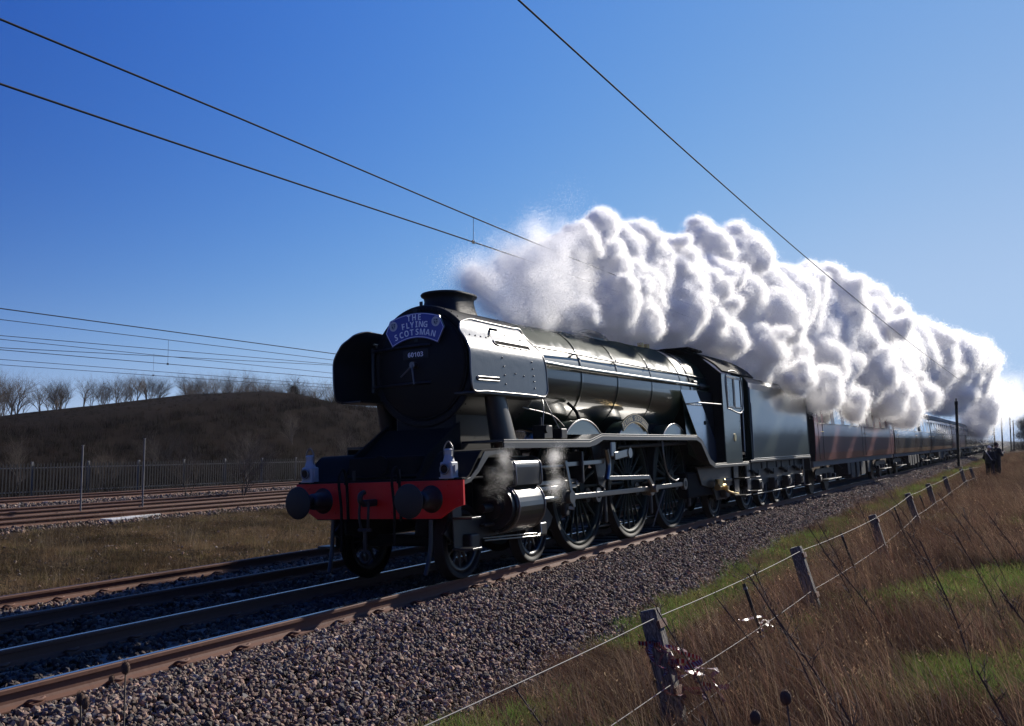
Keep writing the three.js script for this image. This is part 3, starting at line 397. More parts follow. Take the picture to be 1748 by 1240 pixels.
// smoke deflectors: sheets bent inwards at the top, with a slot-shaped hand hold and rivets
for (const s of [-1, 1]) {
  const prof = (v) => { const y = lerp(2.42, 3.42, v), x = 1.14 - 0.26 * Math.pow(sstep(0.45, 1, v), 1.3); return [s * x, y]; };
  const sF = (v) => interp(v, [0, 0.06, 0.25, 0.6, 0.8, 0.93, 1], [0.64, 0.6, 0.58, 0.58, 0.6, 0.76, 1.02]), sB = (v) => interp(v, [0, 0.05, 0.12, 0.4, 0.7, 0.9, 1], [2.64, 2.72, 2.74, 2.72, 2.64, 2.5, 2.42]);
  const NU = 28, NV = 22, pos = [], uv = [], ix = [];
  for (const o of [0, 1]) for (let j = 0; j <= NV; j++) for (let i = 0; i <= NU; i++) { const v = j / NV, u = i / NU, [x, y] = prof(v), z = -lerp(sF(v), sB(v), u); pos.push(x - s * o * 0.018, y, z); uv.push(z, y); }
  const W = NU + 1, O = W * (NV + 1), f = (a, b, c, d, k) => (k ? ix.push(a, c, b, b, c, d) : ix.push(a, b, c, b, d, c));
  for (let j = 0; j < NV; j++) for (let i = 0; i < NU; i++) { const a = j * W + i; f(a, a + 1, a + W, a + W + 1, s < 0); f(O + a, O + a + 1, O + a + W, O + a + W + 1, s > 0); }
  const g = new THREE.BufferGeometry(); g.setAttribute('position', new THREE.Float32BufferAttribute(pos, 3)); g.setAttribute('uv', new THREE.Float32BufferAttribute(uv, 2)); g.setIndex(ix); g.computeVertexNormals();
  const d = P('smoke_deflector', g, M.deflector, s > 0 ? 'near smoke deflector plate with polished rim' : 'far smoke deflector plate');
  const rim = []; for (let i = 0; i <= 14; i++) { const [x, y] = prof(i / 14); rim.push(V(x, y, -sF(i / 14))); } for (let i = 1; i <= 6; i++) { const [x, y] = prof(1); rim.push(V(x, y, -lerp(sF(1), sB(1), i / 6))); } for (let i = 13; i >= 0; i--) { const [x, y] = prof(i / 14); rim.push(V(x, y, -sB(i / 14))); } for (let i = 1; i < 6; i++) { const [x, y] = prof(0); rim.push(V(x, y, -lerp(sB(0), sF(0), i / 6))); }
  part(d, 'rim', new THREE.TubeGeometry(new THREE.CatmullRomCurve3(rim, true), 220, 0.012, 6), M.wornSteel);
  const X = s * 1.275, slot = (s0, s1, y0, y1, h) => { const xx = (y) => prof((y - 2.42))[0] + s * 0.008; const RX = (y, z) => V(prof(y - 2.42)[0] + s * 0.006, y, z), ring = []; for (let i = 0; i <= 8; i++) { const a = Math.PI / 2 - Math.PI * i / 8; ring.push(RX(y1 + h * Math.sin(a), -s1 + 0.05 - h * Math.cos(a))); } for (let i = 1; i < 6; i++) ring.push(RX(lerp(y1, y0, i / 6) - h, -lerp(s1 - 0.05, s0 + 0.05, i / 6))); for (let i = 0; i <= 8; i++) { const a = -Math.PI / 2 - Math.PI * i / 8; ring.push(RX(y0 + h * Math.sin(a), -s0 - 0.05 - h * Math.cos(a))); } for (let i = 1; i < 6; i++) ring.push(RX(lerp(y0, y1, i / 6) + h, -lerp(s0 + 0.05, s1 - 0.05, i / 6))); part(d, 'hand_hold', new THREE.TubeGeometry(new THREE.CatmullRomCurve3(ring, true, 'catmullrom', 0.5), 120, 0.013, 6), M.wornSteel); const hole = flat(V(xx(y0) - s * 0.004, y0, -s0 - 0.03), V(xx(y1) - s * 0.004, y1, -s1 + 0.03), h * 1.7, 0.012); part(d, 'hand_hold_opening', hole, M.soot); };
  slot(1.32, 2.36, 3.11, 3.11, 0.035); slot(0.7, 1.33, 2.58, 2.59, 0.022);
  const rv = []; for (const [y, z] of [[3.17, 0.62], [3.17, 0.76], [3.17, 0.9], [3.17, 1.04], [3.2, 1.14], [2.9, 1.25], [2.78, 1.28], [2.66, 1.3], [2.54, 1.32], [2.9, 2.1], [2.8, 2.12], [2.7, 2.14], [2.62, 2.15], [2.52, 2.16], [2.7, 1.6], [2.68, 1.85], [3.24, 2.1], [3.28, 1.7]]) rv.push(ball(0.012, prof(y - 2.42)[0] + s * 0.004, y, -z - 0.16, 8, 6)); part(d, 'rivet', G(rv), M.wornSteel).userData.kind = 'stuff';
  P('deflector_stay', [rbox(0.36, 0.035, 1.95, s * 0.96, 2.4, -1.7, 0.01), bar(V(s * 1.1, 2.45, -2.4), V(s * 0.82, 2.75, -2.4), 0.02), bar(V(s * 1.02, 3.3, -1.5), V(s * 0.66, 3.4, -1.5), 0.018)], M.black);
  // outside steam pipe casing from smokebox down to the running plate, and steps
  P('steam_pipe', [new THREE.CylinderGeometry(0.17, 0.23, 0.78, 24).scale(0.7, 1, 1.1).rotateX(0.3).translate(s * 0.93, 2.08, -1.62)], M.black);
}
// boiler, cladding bands, firebox
P('boiler', latheS([[2.95, 0.848], [4.2, 0.895], [7.2, 0.955], [9.35, 0.985]], 2.86, 96), M.boilerTop);
for (const [b, r] of [[2.99, 0.857], [4.49, 0.908], [5.98, 0.935], [7.63, 0.963], [9.3, 0.986]]) P('boiler_band', latheS([[b - 0.03, r], [b - 0.025, r + 0.008], [b + 0.025, r + 0.008], [b + 0.03, r]], 2.86, 80), M.boilerTop);
{ // firebox: round top, sides flaring to the wide grate
  const sec = (s) => { const w = 0.984, b = 1.04, yb = interp(s, [9.3, 10.3, 11.2], [1.5, 1.25, 1.2]), pts = []; for (let i = 0; i <= 40; i++) { const a = Math.PI * i / 40 - 0.0; pts.push([Math.cos(a) * w, 2.86 + Math.sin(a) * w]); } const side = 10; for (let i = 1; i <= side; i++) pts.push([-lerp(w, b, sstep(0, 1, i / side)), lerp(2.86, yb, i / side)]); for (let i = side; i >= 1; i--) pts.push([lerp(w, b, sstep(0, 1, i / side)), lerp(2.86, yb, i / side)]); return pts; };
  const ss = [9.33, 9.8, 10.3, 10.8, 11.2], pos = [], ix = []; ss.forEach((s) => sec(s).forEach(([x, y]) => pos.push(x, y, -s))); const n = sec(9.33).length; for (let j = 0; j < ss.length - 1; j++) for (let i = 0; i < n; i++) { if (i === 50) continue; const a = j * n + i, b = j * n + (i + 1) % n; ix.push(a, a + n, b, b, a + n, b + n); }
  const g = new THREE.BufferGeometry(); g.setAttribute('position', new THREE.Float32BufferAttribute(pos, 3)); g.setIndex(ix); g.computeVertexNormals(); const f = P('firebox', g, M.boiler);
  part(f, 'throat_plate', rbox(1.3, 1.0, 2.0, 0, 1.9, -8.4, 0.1), M.soot); for (const s of [9.9]) { const q = sec(s).slice(0, 41).map(([x, y]) => V(x * 1.004, 2.86 + (y - 2.86) * 1.006, -s)); part(f, 'cladding_band', new THREE.TubeGeometry(new THREE.CatmullRomCurve3(q), 60, 0.014, 6).scale(1, 1, 1), M.gloss); }
  // flat sloping sheet ahead of the cab
  for (const s of [-1, 1]) { const h = part(f, 'side_sheet', plateS([[8.9, 2.83], [9.95, 2.86], [11.15, 1.75], [11.15, 1.27], [10.4, 1.3]], s > 0 ? 1.085 : -1.1, 0.015), M.sheet, s > 0 ? 'pale reflecting sloping sheet ahead of the cab' : undefined); if (s > 0) part(h, 'washout_plug', cylX(0.045, 0.03, 1.105, 2.16, -10.43, 14), M.soot); part(f, 'cab_front_sheet', plateS([[9.98, 2.86], [11.18, 2.86], [11.18, 1.76]], s > 0 ? 1.06 : -1.08, 0.015), M.soot); }
}
P('steam_dome', new THREE.SphereGeometry(0.42, 32, 12, 0, 6.29, 0, 1.57).scale(1, 0.62, 1.9).translate(0, 3.7, -6.6), M.boiler);
for (const z of [9.6, 9.95]) P('safety_valve', [cylY(0.07, 0.2, 0, 3.88, -z), cylY(0.095, 0.04, 0, 3.83, -z)], M.brass);
P('whistle', [cylY(0.025, 0.25, -0.25, 3.86, -10.6), cylY(0.035, 0.1, -0.25, 4.0, -10.6)], M.brass);
for (const s of [-1, 1]) {
  const hr = P('handrail', tube([V(s * 0.82, 3.24, -1.1), V(s * 0.87, 3.22, -3), V(s * 0.93, 3.2, -7), V(s * 0.95, 3.2, -11.15)], 0.016, 40), M.steel);
  for (const z of [1.2, 2.7, 4.27, 5.92, 7.43, 9.2]) part(hr, 'handrail_knob', G([bar(V(s * 0.76, 3.18, -z), V(s * lerp(0.85, 0.945, sstep(1, 8, z)), 3.21, -z), 0.013, 8), ball(0.026, s * lerp(0.83, 0.945, sstep(1, 8, z)), 3.212, -z, 10, 8)]), M.steel);
  if (s > 0) { P('ejector_pipe', tube([V(0.93, 2.98, -2.5), V(0.945, 2.96, -4), V(0.985, 2.97, -7), V(1.0, 3.0, -11.15)], 0.042, 40, 12), M.boiler); P('ejector', [cylZ(0.08, 0.4, 0.97, 2.99, -10.6), cylZ(0.055, 0.2, 0.97, 3.05, -10.2)], M.oily); }
  P('feed_pipe', tube([V(s * 0.8, 2.4, -4.1), V(s * 0.9, 2.25, -4.2), V(s * 0.92, 2.0, -4.3), V(s * 0.92, 1.9, -4.3)], 0.028, 20), M.soot);
  // mechanical lubricators and fittings on the running plate behind the deflector
  P('lubricator', [rbox(0.2, 0.2, 0.28, s * 1.12, 1.89, -2.55, 0.02), cylX(0.06, 0.05, s * 1.24, 1.93, -2.45), cylY(0.02, 0.16, s * 1.12, 2.03, -2.5)], M.oily); P('lubricator', rbox(0.18, 0.16, 0.2, s * 1.12, 1.87, -3.1, 0.02), M.oily);
  for (const q of [tube([V(s * 1.1, 1.98, -2.6), V(s * 1.05, 2.3, -2.75), V(s * 0.92, 2.5, -2.9)], 0.009, 16, 6), tube([V(s * 1.12, 1.95, -3.1), V(s * 1.04, 2.2, -3.0), V(s * 0.9, 2.4, -3.1)], 0.009, 16, 6), tube([V(s * 1.0, 2.25, -2.2), V(s * 0.98, 2.15, -3.2), V(s * 0.96, 2.0, -3.6)], 0.01, 16, 6)]) P('oil_pipe', q, M.wornSteel);
}
// splashers with the curved nameplate on the middle one
for (const s of [-1, 1]) AX.forEach((a, k) => {
  const R = k === 1 ? 1.13 : 1.1, arc = []; const y0 = 1.87, w = Math.sqrt(R * R - (y0 - RD) ** 2); for (let i = 0; i <= 24; i++) { const t = lerp(Math.atan2(y0 - RD, -w), Math.atan2(y0 - RD, w), i / 24); arc.push([a + Math.cos(t) * R, RD + Math.sin(t) * R]); }
  const sp = P('splasher', plateS(arc, s > 0 ? 0.66 : -0.96, 0.3, 0.004), M.boiler);
  part(sp, 'beading', tube(arc.map(([q, y]) => V(s * 0.962, y + 0.004, -q)), 0.014, 48, 6), M.wornSteel);
  if (k === 1) {
    const R0 = 1.1, R1 = 1.26, a0 = Math.PI / 2 + 0.56, a1 = Math.PI / 2 - 0.56, sh = new THREE.Shape(); sh.absarc(0, 0, R1, a0, a1, true); sh.absarc(0, 0, R0, a1, a0, false);
    const tex = canvasTex(1024, 300, (x, W, H) => { x.fillStyle = '#0b0a09'; x.fillRect(0, 0, W, H); x.fillStyle = '#cdb98a'; x.strokeStyle = '#cdb98a'; const sc = W / (2 * R1 * Math.sin(0.58)), cx = W / 2, cy = 14 + R1 * sc; x.lineWidth = 10; for (const r of [R1 - 0.012, R0 + 0.012]) { x.beginPath(); x.arc(cx, cy, r * sc, -Math.PI / 2 - 0.55, -Math.PI / 2 + 0.55); x.stroke(); } x.font = 'bold ' + Math.round(0.112 * sc) + 'px sans-serif'; x.textAlign = 'center'; x.textBaseline = 'middle'; const T = 'FLYING SCOTSMAN'; [...T].forEach((ch, i) => { const t = (i - (T.length - 1) / 2) * 0.072; x.save(); x.translate(cx + Math.sin(t) * 1.18 * sc, cy - Math.cos(t) * 1.18 * sc); x.rotate(t); x.fillText(ch, 0, 0); x.restore(); }); });
    const g = new THREE.ExtrudeGeometry(sh, { depth: 0.025, bevelEnabled: false, curveSegments: 32 }), uv = g.attributes.uv, p = g.attributes.position, sc = 1024 / (2 * R1 * Math.sin(0.58));
    for (let i = 0; i < p.count; i++) uv.setXY(i, 0.5 + p.getX(i) * sc / 1024 * (s > 0 ? 1 : -1), 1 - (14 + (R1 - p.getY(i)) * sc) / 300);
    g.rotateY(s > 0 ? Math.PI / 2 : Math.PI / 2).translate(s > 0 ? 0.972 : -0.997, RD - 0.01, -a);
    const m = shade(new THREE.Mesh(g, [phys(1, 1, 1, 0.35, { map: tex, metalness: 0.2 }), M.brass])); m.name = 'nameplate'; m.userData.label = 'curved brass nameplate with raised letters on the middle splasher'; sp.add(m);
  }
});
// wheels
function wheel(parent, name, s, x, a, r, n, opts = {}) {
  const tread = 0.14, side = Math.sign(x), w = part(parent, name, new THREE.LatheGeometry([[r - 0.15, -0.05], [r - 0.075, -0.06], [r - 0.07, 0.055], [r - 0.15, 0.05], [r - 0.15, -0.05]].map(([q, y]) => new THREE.Vector2(q, y)), 64).rotateZ(-Math.PI / 2).translate(x, r, -a), opts.mat ?? M.wheel);
  part(w, 'tyre', new THREE.LatheGeometry([[r - 0.075, -tread / 2], [r + 0.028, -tread / 2], [r + 0.028, -tread / 2 + 0.03], [r, -tread / 2 + 0.045], [r - 0.004, tread / 2 - 0.005], [r - 0.012, tread / 2], [r - 0.075, tread / 2], [r - 0.075, -tread / 2]].map(([q, y]) => new THREE.Vector2(q, y)), 72).rotateZ(-Math.PI / 2).scale(side, 1, 1).translate(x, r, -a), M.tyre);
  part(w, 'hub', G([cylX(0.13 * (r > 0.8 ? 1.3 : 1), 0.16, x + side * 0.01, r, -a, 28), cylX(0.075, 0.2, x + side * 0.02, r, -a, 20)]), opts.mat ?? M.wheel);
  const sg = bar(V(0, 0.1, 0), V(0, r - 0.14, 0), 0.034, 7, 0.024).scale(0.75, 1, 1), all = [];
  for (let i = 0; i < n; i++) { if (opts.joined) all.push(sg.clone().rotateX(i / n * 6.28318).translate(x, r, -a)); else { const m = part(w, 'spoke', sg, opts.mat ?? M.wheel); m.position.set(x, r, -a); m.rotation.x = i / n * 6.28318; } }
  if (opts.joined) part(w, 'spokes', G(all), opts.mat ?? M.wheel).userData.kind = 'stuff';
  if (opts.balance) { const sh = new THREE.Shape(), R = r - 0.15; sh.absarc(0, 0, R, opts.balance - 0.55, opts.balance + 0.55, false); part(w, 'balance_weight', new THREE.ExtrudeGeometry(sh, { depth: 0.1, bevelEnabled: false }).rotateY(Math.PI / 2).translate(x - 0.05, r, -a), opts.mat ?? M.wheel); }
  return w;
}
const CP = [0.3, -0.14]; // crank pins: behind and below the axles
for (const s of [1, -1]) {
  AX.forEach((a) => { const w = wheel(loco, 'driving_wheel', s, s * 0.755, a, RD, 20, { joined: s < 0, balance: 2.7 }); part(w, 'crank_boss', G([cylX(0.12, 0.15, s * 0.77, RD + CP[1], -(a + CP[0])), cylX(0.06, 0.3, s * 0.9, RD + CP[1], -(a + CP[0]))]), M.oily); });
  for (const a of [0.755, 2.66]) wheel(loco, 'bogie_wheel', s, s * 0.755, a, 0.483, 12, { joined: s < 0, mat: M.black });
  wheel(loco, 'trailing_wheel', s, s * 0.755, 11.65, 0.56, 12, { joined: true, mat: M.black });
  P('bogie_frame', [plateS([[0.2, 0.62], [0.45, 0.8], [1.2, 0.78], [1.7, 0.62], [2.2, 0.78], [3.0, 0.78], [3.2, 0.62], [3.1, 0.5], [2.9, 0.36], [2.45, 0.36], [2.3, 0.5], [1.1, 0.5], [0.95, 0.36], [0.55, 0.36], [0.4, 0.5]], s > 0 ? 0.86 : -0.9, 0.04), rbox(0.16, 0.2, 0.22, s * 0.94, 0.48, -0.755, 0.03), rbox(0.16, 0.2, 0.22, s * 0.94, 0.48, -2.66, 0.03), rbox(0.09, 0.05, 1.3, s * 0.95, 0.66, -1.7, 0.02)], M.black);
  P('guard_iron', [tube([V(s * 0.78, 0.8, -0.1), V(s * 0.78, 0.4, -0.06), V(s * 0.76, 0.14, 0.02)], 0.03, 14, 6)], M.black);
  P('front_step', [rbox(0.3, 0.03, 0.22, s * 1.1, 0.8, -0.42, 0.008), rbox(0.3, 0.03, 0.22, s * 1.1, 0.42, -0.42, 0.008), plateS([[0.3, 1.28], [0.54, 1.28], [0.52, 0.42], [0.34, 0.42]], s > 0 ? 0.94 : -0.96, 0.02)], M.black);
  P('drain_pipe', [bar(V(s * 1.0, 0.5, -0.95), V(s * 1.02, 0.44, -2.45), 0.011), bar(V(s * 1.03, 0.47, -0.95), V(s * 1.05, 0.4, -2.45), 0.011), tube([V(s * 1.05, 0.42, -2.4), V(s * 1.05, 0.44, -2.5), V(s * 1.03, 0.62, -2.52)], 0.011, 10), bar(V(s * 1.0, 0.55, -1.3), V(s * 1.02, 0.6, -1.8), 0.012)], M.steel);
  // cylinder block
  const prof = []; for (let i = 0; i <= 8; i++) { const t = Math.PI / 2 * (1 - i / 8); prof.push([1.1 + 0.17 * Math.cos(t), 1.4 + 0.15 * Math.sin(t)]); } prof.push([1.262, 1.16]); for (let i = 0; i <= 14; i++) { const t = lerp(0.95, -1.7, i / 14); prof.push([0.98 + 0.335 * Math.cos(t), 0.87 + 0.335 * Math.sin(t)]); } prof.push([0.6, 0.6], [0.6, 1.55]);
  const cyl = P('cylinder', plateF(prof.map(([x, y]) => [x * s, y]), 1.37, 0.84, 0.012), M.gloss);
  part(cyl, 'cladding_band', G([1.42, 2.16].map((q) => tube(prof.slice(0, 24).map(([x, y]) => V(x * s + s * 0.004, y, -q)), 0.012, 50, 6))), M.wornSteel);
  part(cyl, 'cylinder_cover', G([cylZ(0.3, 0.08, s * 0.98, 0.88, -1.33, 32), cylZ(0.16, 0.1, s * 0.98, 0.88, -1.26, 24), cylZ(0.06, 0.35, s * 0.98, 0.88, -1.15, 16)]), M.black);
  part(cyl, 'valve_cover', G([cylZ(0.15, 0.12, s * 1.04, 1.36, -1.3, 24), cylZ(0.06, 0.2, s * 1.04, 1.36, -1.18, 16)]), M.black);
  part(cyl, 'rear_cover', G([cylZ(0.28, 0.08, s * 0.98, 0.88, -2.26, 32), cylZ(0.09, 0.2, s * 0.98, 0.88, -2.36, 16), cylZ(0.13, 0.14, s * 1.04, 1.36, -2.28, 20)]), M.wornSteel);
  // motion
  const pin = (k) => V(s * 1.0, RD + CP[1], -(AX[k] + CP[0]));
  P('piston_rod', [cylZ(0.045, 1.2, s * 0.98, 0.9, -2.85)], M.steel);
  P('slide_bar', [rbox(0.09, 0.06, 1.5, s * 1.0, 1.14, -3.05, 0.01), rbox(0.09, 0.06, 1.5, s * 1.0, 1.06, -3.05, 0.01), rbox(0.13, 0.09, 0.1, s * 1.0, 1.1, -3.82, 0.02)], M.steel);
  P('crosshead', [rbox(0.14, 0.36, 0.38, s * 1.0, 0.99, -3.4, 0.03), rbox(0.1, 0.3, 0.14, s * 1.0, 0.76, -3.42, 0.03), cylX(0.07, 0.24, s * 1.02, 0.9, -3.42)], M.oily);
  const fl = (a, b, w, t) => flat(a, b, w, t), o = V(s * 0.1, 0, 0);
  P('connecting_rod', [fl(V(s * 1.1, 0.9, -3.42), pin(1).add(o), 0.085, 0.045), cylX(0.13, 0.09, s * 1.1, pin(1).y, pin(1).z, 24), cylX(0.1, 0.09, s * 1.1, 0.9, -3.42, 24)], M.steel);
  P('coupling_rod', [fl(pin(0), pin(1), 0.085, 0.04), cylX(0.12, 0.08, s * 1.0, pin(0).y, pin(0).z, 24), cylX(0.12, 0.08, s * 1.0, pin(1).y, pin(1).z, 24)], M.steel);
  P('coupling_rod', [fl(pin(1), pin(2), 0.085, 0.04), cylX(0.12, 0.08, s * 1.0, pin(2).y, pin(2).z, 24)], M.steel);
  const rc = pin(1).add(V(s * 0.2, 0.22, 0.32)); P('return_crank', [fl(pin(1).add(V(s * 0.17, 0, 0)), rc, 0.1, 0.04), cylX(0.07, 0.16, s * 1.16, pin(1).y, pin(1).z)], M.steel);
  P('eccentric_rod', [fl(rc, V(s * 1.18, 1.14, -4.75), 0.075, 0.035)], M.steel);
  P('expansion_link', [tube([V(s * 1.16, 1.12, -4.72), V(s * 1.16, 1.36, -4.82), V(s * 1.16, 1.62, -4.74)], 0.05, 14, 6), fl(V(s * 1.2, 1.5, -4.95), V(s * 1.2, 1.56, -5.6), 0.13, 0.07), cylX(0.09, 0.1, s * 1.2, 1.55, -5.6, 20), rbox(0.34, 0.28, 0.2, s * 1.05, 1.62, -4.95, 0.03)], M.steel);
  P('radius_rod', [fl(V(s * 1.1, 1.42, -4.75), V(s * 1.06, 1.4, -3.35), 0.07, 0.035), cylZ(0.028, 1.1, s * 1.04, 1.38, -2.85)], M.steel);
  P('combination_lever', [fl(V(s * 1.08, 1.46, -3.35), V(s * 1.12, 0.74, -3.5), 0.06, 0.03), fl(V(s * 1.12, 0.72, -3.5), V(s * 1.06, 0.74, -3.42), 0.05, 0.03)], M.steel);
  P('motion_bracket', [plateS([[4.45, 1.76], [5.15, 1.76], [5.0, 1.1], [4.9, 0.98], [4.7, 1.05]], s > 0 ? 0.98 : -1.02, 0.04), rbox(0.3, 0.5, 0.06, s * 1.0, 1.35, -3.85, 0.02)], M.black);
  P('brake_gear', [[5.44, 7.65, 9.95].map((a) => [rbox(0.08, 0.5, 0.1, s * 0.78, 0.6, -a, 0.03), rbox(0.1, 0.3, 0.08, s * 0.76, 0.95, -a + 0.02, 0.02)]), bar(V(s * 0.7, 0.3, -5), V(s * 0.7, 0.3, -10), 0.02)].flat(2), M.black);
  P('sand_pipe', [tube([V(s * 1.1, 1.8, -7.62), V(s * 1.12, 1.45, -7.62), V(s * 1.1, 1.12, -7.85), V(s * 1.08, 0.97, -8.3), V(s * 1.06, 1.0, -8.6)], 0.016, 30), tube([V(s * 0.95, 0.8, -8.0), V(s * 0.82, 0.3, -7.8), V(s * 0.77, 0.1, -7.74)], 0.014, 16)], M.wornSteel);
  // trailing truck, injector, ashpan
  P('trailing_frame', [plateS([[9.9, 1.2], [13.0, 1.2], [13.0, 0.75], [12.3, 0.7], [12.1, 0.42], [11.2, 0.42], [11.0, 0.7], [10.2, 0.8]], s > 0 ? 0.98 : -1.02, 0.04), rbox(0.18, 0.26, 0.26, s * 1.08, 0.58, -11.65, 0.04), rbox(0.12, 0.06, 1.0, s * 1.08, 0.85, -11.65, 0.02)], M.black);
  P('ashpan', [rbox(0.5, 0.55, 1.9, s * 0.72, 0.82, -10.35, 0.05)], M.soot);
  P('injector', [cylZ(0.07, 0.5, s * 1.16, 0.72, -11.1), cylY(0.09, 0.16, s * 1.16, 0.82, -11.0), cylX(0.05, 0.2, s * 1.2, 0.7, -11.2), tube([V(s * 1.16, 0.72, -11.3), V(s * 1.18, 0.6, -11.6), V(s * 1.18, 0.5, -12.4)], 0.03, 16), ball(0.05, s * 1.25, 0.86, -11.05)], M.brass);
  P('cab_step', [rbox(0.28, 0.03, 0.45, s * 1.2, 0.86, -12.75, 0.008), rbox(0.28, 0.03, 0.45, s * 1.2, 0.45, -12.75, 0.008), plateS([[12.55, 1.2], [12.95, 1.2], [12.95, 0.44], [12.55, 0.44]], s > 0 ? 1.05 : -1.07, 0.02)], M.black);
}
P('axle', [...AX.map((a) => cylX(0.11, 1.5, 0, RD, -a)), ...[0.755, 2.66].map((a) => cylX(0.08, 1.5, 0, 0.483, -a)), cylX(0.09, 1.5, 0, 0.56, -11.65)], M.soot);
// cab
for (const s of [-1, 1]) {
  const c = P('cab_side', plateS([[11.15, 1.25], [12.5, 1.25], [12.5, 1.9], [12.56, 2.48], [12.9, 2.48], [12.9, 3.3], [11.15, 3.3]], s > 0 ? 1.3 : -1.32, 0.02, 0.003, [[[11.52, 2.52], [12.74, 2.52], [12.74, 3.26], [11.52, 3.26]]]), M.green, s > 0 ? 'green near cab side with two windows' : undefined);
  for (const [a, b] of [[11.54, 12.1], [12.14, 12.7]]) { const w = part(c, 'cab_window', G([box(0.03, 0.03, b - a, s * 1.315, 2.545, -(a + b) / 2), box(0.03, 0.03, b - a, s * 1.315, 3.235, -(a + b) / 2), box(0.03, 0.66, 0.03, s * 1.315, 2.89, -a - 0.015), box(0.03, 0.66, 0.03, s * 1.315, 2.89, -b + 0.015)]), M.wornSteel); part(w, 'pane', box(0.006, 0.66, b - a - 0.06, s * 1.312, 2.89, -(a + b) / 2), a < 12 ? M.glass : M.darkGlass); }
  part(c, 'window_beading', tube([[11.5, 2.5], [12.76, 2.5], [12.76, 3.28], [11.5, 3.28]].map(([q, y]) => V(s * 1.325, y, -q)).concat([V(s * 1.325, 2.5, -11.5)]), 0.012, 60, 6), M.wornSteel);
  part(c, 'works_plate', cylX(0.09, 0.02, s * 1.325, 1.83, -11.95, 24).scale(1, 1, 1), M.brass);
  part(c, 'grab_rail', G([bar(V(s * 1.35, 1.5, -12.62), V(s * 1.35, 2.45, -12.66), 0.015), bar(V(s * 1.3, 2.56, -9.4), V(s * 1.3, 2.58, -11.05), 0.015), bar(V(s * 1.08, 2.56, -9.5), V(s * 1.3, 2.56, -9.42), 0.012)]), M.steel);
  part(c, 'rivet', G(Array.from({ length: 14 }, (_, i) => ball(0.01, s * 1.322, 1.32 + (i % 7) * 0.18, -(i < 7 ? 11.22 : 12.44), 6, 5))), M.green).userData.kind = 'stuff';
}
P('cab_front', [plateF([[-1.3, 1.25], [1.3, 1.25], [1.3, 3.3], [0.8, 3.75], [0, 3.92], [-0.8, 3.75], [-1.3, 3.3]], 11.17, 0.03)], M.soot);
{ const sh = []; for (let i = 0; i <= 20; i++) { const t = i / 20, x = lerp(-1.36, 1.36, t); sh.push([x, 3.3 + 0.68 * Math.pow(Math.cos((x / 1.36) * Math.PI / 2 * 0.98), 0.72)]); } const up = sh, dn = sh.map(([x, y]) => [x * 0.985, y - 0.035]).reverse(); P('cab_roof', [plateF([...up, ...dn], 11.1, 2.75, 0.003), rbox(0.9, 0.06, 1.1, 0, 4.0, -12.1, 0.02)], M.soot); }
P('cab_floor', [box(2.5, 0.06, 1.9, 0, 1.45, -12.1), rbox(1.6, 1.5, 0.3, 0, 2.2, -11.4, 0.05)], M.soot);

